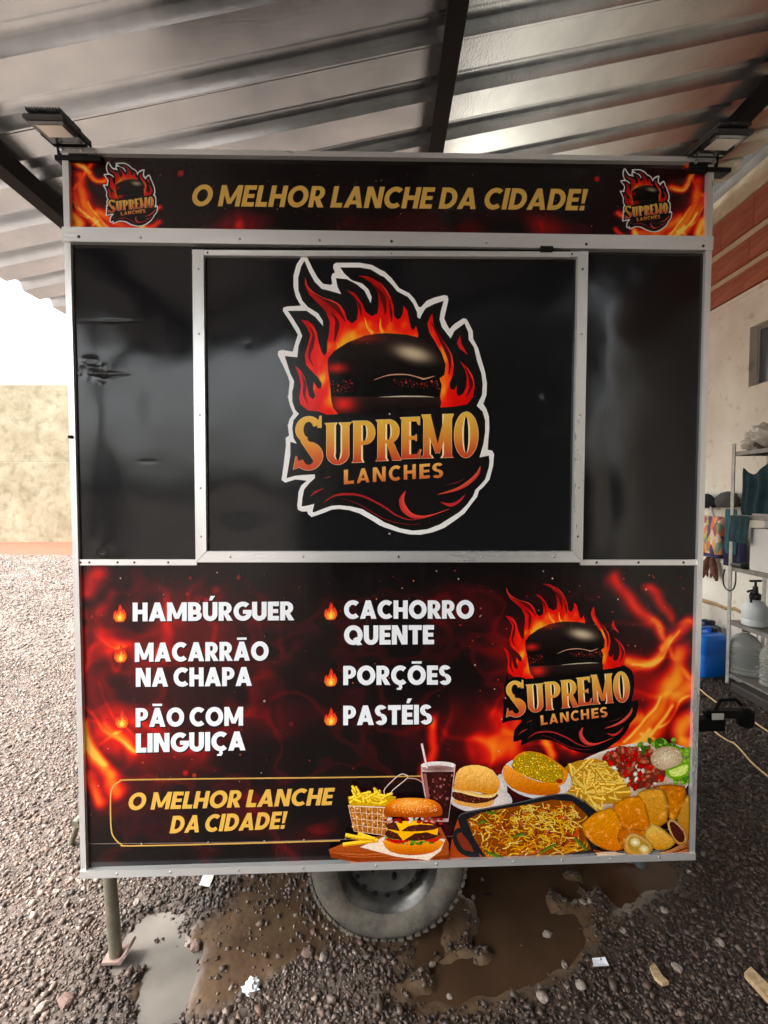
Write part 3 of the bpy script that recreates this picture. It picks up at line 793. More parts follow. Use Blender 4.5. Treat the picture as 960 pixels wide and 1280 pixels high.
def lower_fn(X, Y):
    x, y = warp(X, Y, 36, 18)
    I = strokes(x, y, FLAME, 832, 800, 1.72, True, 1.02)
    I = np.maximum(I, .5 * np.exp(-(segdist(x, y, [(770, 728), (790, 752), (812, 778)], False) / 9.) ** 2))
    I = np.maximum(I, .42 * np.exp(-(segdist(x, y, [(812, 732), (830, 755), (838, 772)], False) / 8.) ** 2))
    I2 = strokes(x, y, FLAME, 112, 775, 2.1, False, .56)
    I = np.maximum(I, I2 * (.25 + .85 * fbm(X / 26, Y / 40, 31, 2)))
    I = np.maximum(I, .82 * np.exp(-(segdist(x, y, [(100, 905), (112, 935), (124, 958)], False) / 9.) ** 2))
    I = np.maximum(I, .58 * np.exp(-(segdist(x, y, [(106, 930), (126, 965), (150, 990)], False) / 11.) ** 2))
    I = np.maximum(I, .50 * np.exp(-(segdist(x, y, [(104, 970), (128, 1000)], False) / 11.) ** 2))
    I = np.maximum(I, .40 * np.exp(-(segdist(x, y, [(104, 735), (122, 715)], False) / 12.) ** 2))
    I = I * (.82 + .34 * fbm(X / 18, Y / 26, 5, 2))
    rid = 1 - np.abs(2 * fbm(x / 50, y / 75, 14, 2) - 1)
    left = np.exp(-(((X - 190) / 130) ** 2 + ((Y - 830) / 110) ** 2))
    I = I + left * (.17 + .28 * sstep(.80, 1.0, rid)) * (.4 + .8 * fbm(X / 50, Y / 50, 17, 2))
    mid = np.exp(-(((X - 610) / 85) ** 2 + ((Y - 925) / 42) ** 2))
    I = I + mid * (.34 + .30 * sstep(.78, 1.0, rid)) * (.5 + .7 * fbm(X / 30, Y / 30, 3, 2))
    I = np.maximum(I, .55 * np.exp(-(segdist(x, y, [(536, 968), (545, 935), (540, 905)], False) / 8.) ** 2))
    I = np.maximum(I, .74 * np.exp(-(segdist(x, y, [(684, 958), (690, 940), (684, 922)], False) / 8.) ** 2))
    I = I + .20 * np.exp(-(((X - 640) / 26) ** 2 + ((Y - 880) / 60) ** 2))
    hz = np.exp(-(((X - 800) / 70) ** 2 + ((Y - 880) / 90) ** 2)); I = I + hz * .2
    wisp = 1 - np.abs(2 * fbm(x / 70, y / 46, 44, 3) - 1)
    I = I + (.14 * sstep(.45, .8, fbm(X / 80, Y / 50, 23, 2)) + .10 * sstep(.8, 1.0, wisp)) * sstep(705, 760, Y)
    return fire(np.clip(I, 0, .92))

# ------------------------------------------------------------------ trailer: shell, panels, trim
def pbox(name, x0, y0, x1, y1, d0, d1, material, parent=trailer, b=.002):
    """a bar on the face between two measured corners; d0 back, d1 how far it stands proud"""
    u0, v0 = px(x0, y1); u1, v1 = px(x1, y0)
    return MB().box(float(u0), float(u1), -d1, -d0, float(v0), float(v1), b).build(name, material, parent, smooth=30)
def pquadbar(name, pts, d0, d1, material, parent=trailer):
    """a straight bar whose measured corners follow its slight lean"""
    poly = [tuple(float(c) for c in px(*p)) for p in pts]
    return MB().prism(poly, -d1, -d0).build(name, material, parent)
UL, UR, VB, VT = -TW / 2, TW / 2, ZB, ZB + TH
DEPTH = 1.70
MB().box(UL + .004, UR - .004, .012, DEPTH, VB + .03, VT - .004, .004).build('body_shell', M['body'], trailer)
MB().box(UL + .05, UR - .05, .06, DEPTH - .06, VB - .03, VB + .029).build('chassis_frame', M['steel_black'], trailer)

def dented(name, quadpx, nx, ny, dents, amp, material):
    a, b = np.meshgrid(np.linspace(0, 1, nx), np.linspace(0, 1, ny))
    q = np.array(quadpx, float)
    P = (q[0] * ((1 - a) * (1 - b))[..., None] + q[1] * (a * (1 - b))[..., None] + q[2] * (a * b)[..., None] + q[3] * ((1 - a) * b)[..., None])
    X, Y = P[..., 0], P[..., 1]
    u, v = px(X.ravel(), Y.ravel())
    edge = np.minimum(np.minimum(a, 1 - a) * 5, np.minimum(b, 1 - b) * 9).clip(0, 1)
    d = amp * (fbm(X / 75, Y / 110, 41, 2) - .5) * edge
    for cx, cy, rx, ry, h in dents:
        d = d + h * np.exp(-(((X - cx) / rx) ** 2 + ((Y - cy) / ry) ** 2))
    V = np.stack([u, -.003 + d.ravel(), v], 1)
    i = np.arange(nx * ny).reshape(ny, nx)
    Fq = np.stack([i[1:, :-1], i[1:, 1:], i[:-1, 1:], i[:-1, :-1]], -1).reshape(-1, 4)
    o = grid_mesh(name, V, Fq, np.zeros((len(V), 3)), material, trailer)
    o.data.polygons.foreach_set('use_smooth', [True] * len(o.data.polygons))
    return o
LEFT_Q = [(88, 303), (246, 309), (250, 703), (98, 701)]
RIGHT_Q = [(730, 316), (882, 318), (871, 702), (722, 703)]
rd_ = random.Random(21)
CRUMPLE = [(rd_.gauss(120, 9), rd_.gauss(463, 7), rd_.uniform(3, 9), rd_.uniform(2, 6), rd_.choice((-1, 1)) * rd_.uniform(.0006, .0016)) for _ in range(16)]
side_l = dented('side_panel', LEFT_Q, 150, 300, CRUMPLE + [(135, 467, 22, 2.2, .0012), (145, 402, 24, 1.8, .0012), (165, 490, 34, 26, .0016), (128, 690, 4, 3, .002), (128, 688, 12, 9, -.001), (185, 577, 10, 2, .0005), (222, 676, 16, 12, .0015), (120, 560, 30, 60, -.0012)], .005, M['black'])
side_r = dented('side_panel', RIGHT_Q, 80, 190, [(760, 620, 14, 50, .0015), (850, 500, 30, 60, -.002)], .003, M['black'])
hatch = dented('serving_hatch', [(246, 318), (731, 320), (722, 701), (250, 701)], 150, 120, [(684, 495, 10, 9, .0022), (670, 540, 14, 8, -.0018), (300, 640, 40, 26, .003), (310, 430, 3, 3, .0003)], .004, M['black'])

fascia = pquadbar('fascia_panel', [(86, 302), (86, 194), (886, 205), (883, 312)], -.010, -.0001, M['black'])
lower = pquadbar('lower_panel', [(100, 1086), (100, 702), (874, 702), (862, 1066)], -.010, -.0001, M['black'])
print_sheet('flame_print', fascia, [(86, 194), (886, 205), (883, 306), (86, 296)], 560, 76, fascia_fn)
print_sheet('flame_print', lower, [(99, 702), (872, 702), (862, 1066), (102, 1086)], 560, 280, lower_fn)

# trim
pquadbar('corner_trim', [(81, 190), (88.6, 190), (111, 1086), (104.3, 1092)], -.02, .014, M['alu_v'])
pquadbar('corner_trim', [(881.5, 204), (889, 202), (865, 1069), (858.5, 1062)], -.02, .014, M['alu_v'])
pquadbar('top_trim', [(80, 189), (890, 201), (890, 207), (80, 196)], -.02, .017, M['alu'])
bt = pquadbar('bottom_trim', [(104, 1084), (865, 1061.5), (865, 1070), (104, 1093)], -.03, .018, M['alu'])
pquadbar('fascia_rail', [(83, 288.5), (886, 300), (885, 317), (83, 306.5)], -.005, .022, M['alu'])
pquadbar('waist_rail', [(100, 698.8), (247.3, 698.8), (247.3, 706), (100, 706)], -.004, .010, M['alu'])
pquadbar('waist_rail', [(724.5, 699.2), (870, 699.2), (870, 706), (724.5, 706)], -.004, .010, M['alu'])
pquadbar('hatch_stile', [(243, 316), (257, 316), (260.5, 688), (247.3, 702)], -.004, .019, M['alu_v'], hatch)
pquadbar('hatch_stile', [(719.5, 318), (732, 318), (725, 702), (713.2, 688)], -.004, .019, M['alu_v'], hatch)
pquadbar('hatch_rail', [(257.3, 316.3), (719.3, 318.3), (719.3, 325), (257.3, 322.8)], -.004, .0185, M['alu'], hatch)
pquadbar('hatch_rail', [(248, 701.8), (261, 688.3), (712.8, 688.3), (724.6, 701.8)], -.004, .0188, M['alu'], hatch)
pquadbar('hatch_hinge', [(250, 311.5), (712, 313), (712, 316), (250, 314.5)], -.004, .010, M['steel_black'])
pbox('hinge_clip', 672, 312.5, 688, 319, .004, .026, M['steel_black'])
pbox('hatch_latch', 90, 545, 95, 549, .0, .022, M['steel_black'])

def fastener(x, y, d, r, dark, parent=trailer):
    u, v = px(x, y)
    key = ('screw' if dark else 'rivet')
    me = bpy.data.meshes.get(key + '_head')
    if me is None:
        me = MB().lathe([(0.0, .0011), (.0012, .001), (.002, .0006), (.0024, 0), (.0024, -.001)], 10, Matrix.Rotation(R(90), 4, 'X')).mesh(key + '_head', 60)
        me.materials.append(M[key])
    o = link(key, me, None, parent, (float(u), -d, float(v)))
    o.scale = (r / .0024,) * 3
for x, dark in ((104, 1), (302, 0), (489, 1), (606, 0), (729, 1), (873, 1), (180, 0), (400, 0)):
    fastener(x, 297.5 + (x - 83) * .0145 + 3, .0222, .005 if dark else .0045, dark)
for x in (103, 114, 149, 170, 212): fastener(x, 702.5, .0102, .0038, 1)
for x in (744, 796, 852): fastener(x, 702.6, .0102, .0045, 1)
for x in (290, 380, 498, 600, 690): fastener(x, 695, .019, .0042, x == 498, hatch)
for x in (262, 489, 712): fastener(x, 319.6 + (x - 257) * .004, .0187, .0035, x != 489, hatch)
for y in (340, 420, 520, 610, 670): fastener(250.5 + (y - 316) * .0093, y, .0192, .0040, 0, hatch); fastener(725.5 - (y - 318) * .0178, y, .0192, .0040, y == 340 or y == 670, hatch)
for x in (150, 216, 300, 380, 470, 545, 640, 700, 760, 820): fastener(x, 1088.4 - (x - 104) * .0304, .0182, .0045, 0, bt)
for x, y in ((332, 718), (332, 795), (331, 876), (487, 518), (487, 667)): fastener(x, y, .0065 if y < 700 else .004, .0042, y in (718, 795), hatch if y < 700 else lower)
for x in (178, 261, 331, 380, 432): fastener(x, 1055.5 - (x - 104) * .0235, .0045, .0032, 0, lower)

# ---- lettering on the fascia
GOLD = S(206, 164, 80)
a = Art(.0008)
text(a, 'O MELHOR LANCHE DA CIDADE!', (238, 257.6), (730, 263.2), 26.6, GOLD, w=.24, slant=.2, gap=.085, space=.27)
a.build('slogan_lettering', fascia)
def simil(sx, ang, c0, c1):
    """scale and turn the big logo about c0, land on c1"""
    ca, sa = math.cos(R(ang)), math.sin(R(ang))
    def f(p):
        q = (p - np.array(c0)) * sx
        return np.stack([q[:, 0] * ca + q[:, 1] * sa, -q[:, 0] * sa + q[:, 1] * ca], 1) + np.array(c1)
    return f
for c1, s in (((163.5, 243), (.250, .240)), ((807.5, 250.5), (.238, .236))):
    a = Art(.0008, T=simil(np.array(s), 3.0, (484, 497), c1))
    draw_logo(a, True, 'full', .8, fine=False)
    a.build('burger_logo', fascia)
rs = random.Random(11)
a = Art(.0006)
fq = [(90, 205), (880, 215), (878, 298), (90, 288)]
a.specks(fq, 150, .3, .9, [S(120, 30, 30), S(170, 60, 60), S(90, 60, 60), S(190, 140, 120)], rnd=rs)
a.ell(226, 217, 4.5, 5, S(190, 30, 40), S(60, 12, 16), .5); a.ell(746, 224, 4.2, 4.2, S(205, 20, 28), S(60, 10, 12))
tag(a.build('spark_print', fascia), kind='stuff')

# ---- hatch logo
a = Art(.0078)
draw_logo(a, True, 'full', 1.0, True)
a.build('burger_logo', hatch)

# ---- lower panel lettering
WH = S(238, 240, 244)
MENU = [('HAMBÚRGUER', (166, 776.6), (367.5, 775.2), 23.4), ('MACARRÃO', (168.7, 827.2), (336, 825.4), 23.8), ('NA CHAPA', (170, 858.4), (315, 857.2), 23.6),
        ('PÃO COM', (169.8, 908.6), (304, 906.8), 23.6), ('LINGUIÇA', (170, 940.6), (307, 937.6), 23.8),
        ('CACHORRO', (430, 773.4), (592.5, 773.2), 23), ('QUENTE', (430, 805.8), (542.5, 805.2), 24), ('PORÇÕES', (429, 856.2), (563.8, 855.6), 24), ('PASTÉIS', (429, 906.4), (540, 905), 24.4)]
for s_, p0, p1, hh in MENU:
    sh = Art(.0009); a = Art(.0012)
    text(sh, s_, (p0[0] + 1.2, p0[1] + 1.6), (p1[0] + 1.2, p1[1] + 1.6), hh, S(10, 8, 9), w=.27, gap=.06, space=.24)
    text(a, s_, p0, p1, hh, WH, w=.27, gap=.06, space=.24)
    o = a.build('menu_lettering', lower)
    sh.build('letter_shadow_print', lower)
a = Art(.0012)
text(a, 'O MELHOR LANCHE', (159, 1012.4), (414.5, 1006), 21.6, S(222, 172, 74), w=.25, slant=.2, gap=.075, space=.27)
text(a, 'DA CIDADE!', (212, 1041.4), (355.5, 1035.6), 21.8, S(222, 172, 74), w=.25, slant=.2, gap=.075, space=.22)
a.build('slogan_lettering', lower)
a = Art(.0010)
g = catmull([(548, 969.5), (420, 971.6), (300, 972.8), (165, 974.5), (150, 976.5), (141, 984), (138.4, 996), (139, 1034), (143, 1047), (152, 1055), (166, 1057), (300, 1054), (425, 1050.5)], 6)
a.ribbon(g, 1.7, S(205, 160, 78), k=1)
a.build('gold_outline', lower)
a = Art(.00085)
a.ribbon([(105, 1054.6), (300, 1052.5), (500, 1047), (700, 1041), (860, 1036)], 1.0, S(120, 100, 92))
a.build('sheet_seam', lower)
for (x, y) in ((150, 766), (151, 816.5), (152.5, 898.5), (413.5, 763.5), (413.5, 846.5), (413.5, 895.5)):
    a = Art(.0012)
    f = lambda l: [(x + p * 8.3, y + q * 11.5) for p, q in l]
    o = [(0.05, -1), (.35, -.55), (.28, -.2), (.55, -.45), (.95, .1), (.95, .5), (.62, .9), (0, 1), (-.62, .92), (-.98, .5), (-.9, 0), (-.6, -.3), (-.5, 0), (-.25, -.35), (-.12, -.7)]
    fl = lambda p: ramp([(-1, S(214, 36, 22)), (0, S(236, 62, 22)), (1, S(244, 120, 34))], (p[1] - y) / 11.5)
    a.poly(f(o), fl)
    a.poly(f([(.1, -.25), (.3, .1), (.6, .15), (.62, .55), (.3, .85), (-.3, .85), (-.62, .5), (-.5, .15), (-.2, .2)]), S(255, 150, 40))
    a.poly(f([(.05, .15), (.3, .5), (.2, .82), (-.22, .82), (-.3, .5)]), S(255, 214, 84))
    a.build('flame_icon', lower)
a = Art(.0007)
lq = [(112, 712), (860, 712), (852, 940), (560, 940), (420, 965), (112, 1040)]
a.specks(lq, 170, .4, 1.1, [S(150, 24, 24), S(190, 40, 36), S(110, 60, 60), S(200, 170, 150), S(230, 120, 60), S(90, 20, 22)], rnd=rs)
a.specks([(112, 712), (300, 712), (300, 760), (112, 760)], 9, 1.5, 3.6, [S(120, 16, 20), S(150, 22, 26)], sides=7, rnd=rs)
a.specks([(560, 712), (860, 712), (840, 800), (600, 900)], 40, .5, 1.2, [S(190, 60, 60), S(220, 200, 190)], rnd=rs)
a.ell(232, 966, 4.5, 4.5, S(190, 14, 22), S(70, 6, 8)); a.ell(243, 969, 3.4, 3.4, S(180, 60, 30), S(70, 10, 8)); a.ell(270, 738, 7, 6.5, S(125, 24, 24), S(52, 16, 17)); a.ell(364, 905, 4, 5, S(110, 16, 22), S(40, 10, 10)); a.ell(115, 771, 4.5, 5, S(170, 14, 18), S(60, 10, 10))
tag(a.build('spark_print', lower), kind='stuff')
a = Art(.0010, T=simil(np.array((.679, .679)), 3.4, (482.6, 552), (709.5, 868)))
draw_logo(a, False, 'low', .97, True)
a.build('burger_logo', lower)

# ---- food pictures
CL = (UL, float(px(858.5, 1040)[0]), float(px(500, 1073.5)[1]), VT)
def F1(l): return [(400 + x / 4, 910 + y / 4) for x, y in l]
def F2(l): return [(620 + x / 3.692, 910 + y / 3.692) for x, y in l]
rf = random.Random(5)
def stick(art, x, y, L, wd, ang, top, side):
    c, s = math.cos(ang), math.sin(ang)
    P = lambda t, n: (x + c * t - s * n, y + s * t + c * n)
    art.poly([P(0, -wd / 2), P(L, -wd / 2), P(L, wd / 2), P(0, wd / 2)], side)
    art.poly([P(.15, -wd / 2 + .1), P(L - .2, -wd / 2), P(L, wd * .12), P(0, wd * .15)], top)
class Food(Art):
    def raw(s, pts, tris, cols):
        c = np.asarray(cols, float)
        l = c.mean(-1, keepdims=True)
        super().raw(pts, tris, np.clip(l + (c - l) * 1.12, 0, 1) * 1.12)
    def build(s, name, parent, material=None): return super().build(name, parent, M['photo'])
def newfood(base): return Food(base, clamp=CL)
def two(c1, c2, y0, y1, jit=.0):
    return lambda p: tuple(np.array(lerp(c1, c2, (p[1] - y0) / (y1 - y0))) * (1 + jit * (2 * float(vnoise(p[0] * .45, p[1] * .45, 6)) - 1)))
# big plate on the right
a = newfood(.0014)
pl = [(620 + (620 + 335 * math.cos(t) * math.cos(-.2) - 150 * math.sin(t) * math.sin(-.2)) / 3.692, 910 + (225 + 335 * math.cos(t) * math.sin(-.2) + 150 * math.sin(t) * math.cos(-.2)) / 3.692) for t in np.linspace(0, 6.283, 40)[:-1]]
a.poly(pl, S(218, 206, 196))
a.poly([(796 + (p[0] - 796) * .95, 969 + (p[1] - 969) * .92) for p in pl], S(196, 176, 150))
fr = F2([(305, 200), (380, 150), (500, 150), (600, 240), (610, 330), (460, 350), (330, 310)])
a.poly(fr, S(176, 128, 50), smooth=3)
for i in range(105):
    x, y = rf.uniform(302, 560), rf.uniform(160, 330)
    q = F2([(x, y)])[0]
    sh_ = rf.uniform(.72, 1.08)
    stick(a, q[0], q[1], rf.uniform(13, 24), rf.uniform(3.0, 4.2), rf.choice([rf.uniform(-.9, .1), rf.uniform(.7, 1.9), rf.uniform(-.3, .4)]), tuple(v * sh_ for v in S(240, 204, 104)), tuple(v * sh_ for v in S(196, 138, 48)))
a.poly(F2([(490, 130), (560, 95), (700, 90), (780, 200), (740, 250), (640, 280), (600, 240), (540, 180)]), S(96, 40, 28), smooth=3)
for i in range(230):
    x, y = rf.uniform(500, 765), rf.uniform(85, 270)
    if not bool(inpoly(np.array([x]), np.array([y]), [(490, 130), (560, 90), (700, 85), (785, 215), (720, 275), (620, 275), (540, 180)])[0]): continue
    q = F2([(x, y)])[0]
    c = rf.choice([S(132, 60, 44), S(150, 74, 56), S(112, 44, 34), S(176, 96, 70), S(156, 30, 26), S(182, 40, 34), S(226, 206, 186)])
    a.ell(q[0], q[1], rf.uniform(2.6, 6.0), rf.uniform(1.9, 3.3), tuple(min(1, v * 1.5) for v in c), tuple(v * .55 for v in c), rf.uniform(0, 3), 8, 2)
gl = [S(96, 146, 40), S(70, 120, 30), S(128, 172, 58), S(54, 96, 24)]
for i in range(60):
    x, y = rf.choice([(rf.uniform(660, 840), rf.uniform(55, 105)), (rf.uniform(835, 885), rf.uniform(90, 150)), (rf.uniform(740, 830), rf.uniform(48, 80)), (rf.uniform(820, 880), rf.uniform(220, 245))])
    q = F2([(x, y)])[0]
    c = rf.choice(gl)
    a.ell(q[0], q[1], rf.uniform(2.5, 5.5), rf.uniform(1.8, 3.5), tuple(v * 1.25 for v in c), tuple(v * .6 for v in c), rf.uniform(0, 3), 8, 2)
q = F2([(782, 135)])[0]
a.ell(q[0], q[1], 20, 15, S(222, 204, 176), S(168, 142, 112), -.1, 18, 4)
hp = [(q[0] + 19 * math.cos(t), q[1] + 14 * math.sin(t)) for t in np.linspace(0, 6.28, 16)[:-1]]
a.specks(hp, 110, .4, .95, [S(240, 228, 206), S(150, 124, 96), S(206, 184, 150), S(186, 160, 130)], rnd=rf)
lm = F2([(778, 195), (800, 180), (885, 152), (885, 200), (860, 225), (820, 232), (790, 220)])
a.poly(lm, S(104, 152, 30), smooth=3)
a.poly(F2([(792, 193), (810, 186), (876, 163), (876, 195), (855, 214), (820, 220), (800, 212)]), S(196, 212, 110), smooth=3)
a.ribbon(F2([(800, 200), (840, 200), (876, 172)]), .8, S(226, 232, 170)); a.ribbon(F2([(820, 218), (840, 198), (850, 178)]), .7, S(226, 232, 170))
a.build('steak_plate_print', lower)
# hot dog
a = newfood(.0060)
a.ell(*F2([(185, 225)])[0], 44, 26, S(226, 220, 216), S(198, 190, 186), .18, 28, 2)
a.ell(*F2([(20, 280)])[0], 8, 20, S(214, 206, 202), S(190, 180, 176), 0, 16, 2)
a.poly(F2([(75, 150), (130, 104), (220, 118), (310, 178), (328, 212), (290, 262), (150, 220)]), S(214, 132, 54), smooth=3)
cp = F2([(68, 165), (130, 110), (210, 120), (300, 182), (296, 245), (200, 240), (110, 205)])
a.poly(cp, S(156, 118, 30), smooth=3)
a.specks(cp, 190, .8, 1.5, [S(232, 196, 62), S(214, 168, 44), S(240, 214, 100), S(170, 150, 50), S(142, 150, 60)], sides=6, rnd=rf)
a.grad(F2([(30, 195), (42, 165), (70, 180), (140, 222), (210, 245), (282, 258), (292, 290), (245, 306), (150, 300), (70, 272), (34, 230)]), two(S(238, 156, 74), S(178, 88, 24), 955, 993, .08), 2.2, smooth=2)
a.ell(*F2([(290, 240)])[0], 4, 3, S(170, 50, 40), S(120, 30, 26), 0, 8, 2)
a.build('hot_dog_print', lower)
# sandwich
a = newfood(.0064)
a.ell(*F1([(795, 345)])[0], 41, 19, S(226, 218, 214), S(192, 182, 178), .1, 28, 3)
a.poly(F1([(665, 350), (760, 366), (850, 356), (872, 345), (852, 382), (780, 392), (690, 376)]), S(212, 152, 84), smooth=3)
fl_ = F1([(660, 312), (760, 325), (880, 318), (872, 350), (780, 372), (690, 356), (662, 340)])
a.poly(fl_, S(58, 22, 16), smooth=2)
a.specks(fl_, 50, .7, 1.8, [S(96, 36, 24), S(128, 54, 36), S(70, 26, 18), S(150, 80, 56)], rnd=rf)
a.ribbon(F1([(665, 302), (740, 318), (800, 332), (860, 330), (890, 296)]), [2, 5, 4, 5, 2], S(236, 206, 140), c2=S(206, 160, 90))
a.grad(F1([(668, 290), (680, 220), (720, 186), (790, 180), (860, 205), (896, 262), (890, 300), (860, 326), (770, 312), (680, 300)]), two(S(244, 190, 110), S(196, 122, 44), 958, 990, .16), 2.0, smooth=2)
a.specks(F1([(700, 230), (800, 200), (870, 260), (800, 290)]), 24, .4, 1.0, [S(206, 140, 66), S(244, 204, 140)], rnd=rf)
a.build('sandwich_print', lower)
# cola glass
a = newfood(.0067)
a.poly(F1([(503, 180), (676, 180), (668, 260), (655, 350), (640, 462), (545, 462), (528, 360), (508, 260)]), S(196, 160, 156))
a.grad(F1([(510, 214), (668, 212), (655, 330), (640, 445), (552, 445), (528, 330)]), lambda p: lerp(S(60, 22, 20), S(30, 10, 10), abs(p[0] - 547) / 18), 3)
a.specks(F1([(515, 220), (660, 220), (645, 380), (540, 380)]), 40, .8, 2.2, [S(120, 50, 46), S(86, 30, 28), S(160, 96, 90), S(44, 14, 14)], rnd=rf)
a.poly(F1([(515, 222), (530, 222), (552, 380), (560, 440), (550, 440), (530, 330)]), S(150, 90, 86))
a.ell(*F1([(590, 180)])[0], 21.5, 4.6, S(196, 184, 180), S(232, 224, 220), 0, 22, 2)
a.ell(*F1([(590, 197)])[0], 19.5, 4, S(108, 70, 66), S(150, 120, 116), 0, 22, 2)
a.ribbon(F1([(508, 72), (534, 196)]), 2.6, S(240, 226, 220), k=1, c2=S(206, 170, 168))
a.build('cola_glass_print', lower)
# skillet of noodles
a = newfood(.0070)
a.poly([(610, 1069), (632, 1032), (668, 1020), (572, 1020), (566, 1040), (562, 1060), (555, 1071)], S(150, 62, 34))
a.poly(F1([(660, 525), (690, 492), (735, 512), (800, 640), (760, 640), (705, 622), (672, 580)]), S(26, 25, 27), smooth=3)
a.poly(F1([(682, 535), (700, 515), (722, 530), (765, 605), (740, 606), (712, 595)]), S(112, 44, 30), smooth=3)
a.poly([(571, 1020), (580, 1013), (640, 1002), (690, 991), (712, 991), (726, 998), (746, 1014), (740, 1040), (747, 1063), (700, 1071), (604, 1075), (592, 1058), (577, 1040)], S(24, 24, 26))
a.ribbon([(573, 1020), (582, 1014), (640, 1003), (690, 992), (712, 992), (728, 1001)], 1.0, S(84, 84, 88))
inn = [(583, 1023), (600, 1014), (690, 998), (714, 1000), (734, 1018), (730, 1042), (738, 1060), (700, 1067), (607, 1070), (592, 1046)]
a.poly(inn, S(122, 62, 24))
def inside(x, y): return bool(inpoly(np.array([x]), np.array([y]), inn)[0])
ncols = [S(230, 186, 74), S(214, 150, 56), S(240, 208, 118), S(196, 104, 40), S(232, 172, 60), S(168, 76, 30), S(222, 120, 44)]
for i in range(430):
    x, y = rf.uniform(584, 736), rf.uniform(998, 1068)
    if not inside(x, y): continue
    th = rf.uniform(0, 6.28); cv = rf.uniform(-.55, .55); P = []
    for k in range(6):
        if not inside(x, y): break
        P.append((x, y)); x += 3.4 * math.cos(th); y += 2.4 * math.sin(th); th += cv
    up_ = y < 1030 and rf.random() < .6
    c = rf.choice(ncols[:3] if up_ else ncols)
    if len(P) > 2: a.ribbon(P, rf.uniform(1.0, 1.7), tuple(v * 1.1 for v in c), k=2, c2=tuple(v * .5 for v in c))
for i in range(44):
    x, y = rf.uniform(588, 732), rf.uniform(1002, 1064)
    if not inside(x, y): continue
    c = rf.choice([S(166, 66, 46), S(142, 44, 34), S(190, 92, 66), S(206, 76, 30), S(120, 36, 28)])
    a.ell(x, y, rf.uniform(1.6, 4), rf.uniform(1.2, 2.2), tuple(v * 1.2 for v in c), tuple(v * .6 for v in c), rf.uniform(0, 3), 7, 2)
for P in ([(606, 1062), (618, 1066), (630, 1070)], [(672, 1064), (684, 1057), (694, 1052)], [(716, 1045), (724, 1052), (732, 1060)], [(606, 1012), (614, 1014), (620, 1011)], [(640, 1044), (650, 1040), (656, 1041)], [(596, 1028), (602, 1024), (608, 1025)]):
    a.ribbon(P, [2.2, 4.2, 2], S(96, 120, 40), c2=S(50, 78, 24))
for i in range(70):
    x, y = rf.uniform(640, 712), rf.uniform(1002, 1034)
    if not inside(x, y): continue
    th = rf.uniform(0, 3.14)
    a.ribbon([(x, y), (x + 4 * math.cos(th), y + 2.5 * math.sin(th)), (x + 7 * math.cos(th + .5), y + 4 * math.sin(th + .5))], 1.0, S(244, 214, 104), k=2, c2=S(206, 156, 50))
a.build('noodle_skillet_print', lower)
# pastries
a = newfood(.0130)
a.poly(F2([(440, 545), (560, 575), (700, 575), (800, 545), (876, 500), (880, 600), (450, 600)]), S(112, 56, 30))
for i in range(6):
    a.ribbon(F2([(690, 572 + i * 4), (780, 556 + i * 5), (872, 512 + i * 9)]), 1.0, rf.choice([S(160, 96, 56), S(84, 40, 22), S(186, 128, 84)]))
a.poly(F2([(450, 562), (520, 556), (640, 578), (700, 585), (470, 590)]), S(206, 176, 150))
fry = [S(232, 162, 60), S(180, 96, 24), S(206, 128, 40), S(160, 80, 20), S(240, 186, 92)]
def pastry(P, c1, c2):
    ys = [p[1] for p in P]
    SP = catmull(P, 3, True)
    y0, y1 = min(ys), max(ys)
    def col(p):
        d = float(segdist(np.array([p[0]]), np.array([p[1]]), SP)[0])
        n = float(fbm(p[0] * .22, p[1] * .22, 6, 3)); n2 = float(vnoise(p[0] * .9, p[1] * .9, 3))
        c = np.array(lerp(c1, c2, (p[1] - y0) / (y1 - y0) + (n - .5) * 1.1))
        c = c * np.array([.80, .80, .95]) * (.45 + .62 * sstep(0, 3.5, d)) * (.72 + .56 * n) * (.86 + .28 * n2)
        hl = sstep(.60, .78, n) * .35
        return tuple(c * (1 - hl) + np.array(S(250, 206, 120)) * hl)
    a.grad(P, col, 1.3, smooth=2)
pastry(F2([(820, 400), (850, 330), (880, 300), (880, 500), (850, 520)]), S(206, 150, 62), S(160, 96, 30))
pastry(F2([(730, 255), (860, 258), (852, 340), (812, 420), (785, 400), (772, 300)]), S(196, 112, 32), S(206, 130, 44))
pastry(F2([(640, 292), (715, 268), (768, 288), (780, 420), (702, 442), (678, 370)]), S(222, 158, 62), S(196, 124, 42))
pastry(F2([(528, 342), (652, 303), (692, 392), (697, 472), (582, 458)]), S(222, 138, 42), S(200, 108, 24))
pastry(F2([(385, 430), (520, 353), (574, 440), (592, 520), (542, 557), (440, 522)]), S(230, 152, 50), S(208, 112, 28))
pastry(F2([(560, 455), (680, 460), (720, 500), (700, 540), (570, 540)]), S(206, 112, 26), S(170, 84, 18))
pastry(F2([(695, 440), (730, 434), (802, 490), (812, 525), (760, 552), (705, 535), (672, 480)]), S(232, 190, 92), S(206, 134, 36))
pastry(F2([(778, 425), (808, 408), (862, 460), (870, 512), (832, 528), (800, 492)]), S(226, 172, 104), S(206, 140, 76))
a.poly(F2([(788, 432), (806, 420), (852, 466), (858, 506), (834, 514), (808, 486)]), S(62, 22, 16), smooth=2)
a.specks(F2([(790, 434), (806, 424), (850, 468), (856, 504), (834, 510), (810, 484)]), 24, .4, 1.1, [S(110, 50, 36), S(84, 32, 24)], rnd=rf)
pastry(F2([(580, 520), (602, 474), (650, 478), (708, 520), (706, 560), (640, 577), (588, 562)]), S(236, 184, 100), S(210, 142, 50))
a.poly(F2([(598, 512), (612, 488), (650, 492), (694, 524), (692, 554), (650, 566), (606, 545)]), S(164, 128, 56), smooth=2)
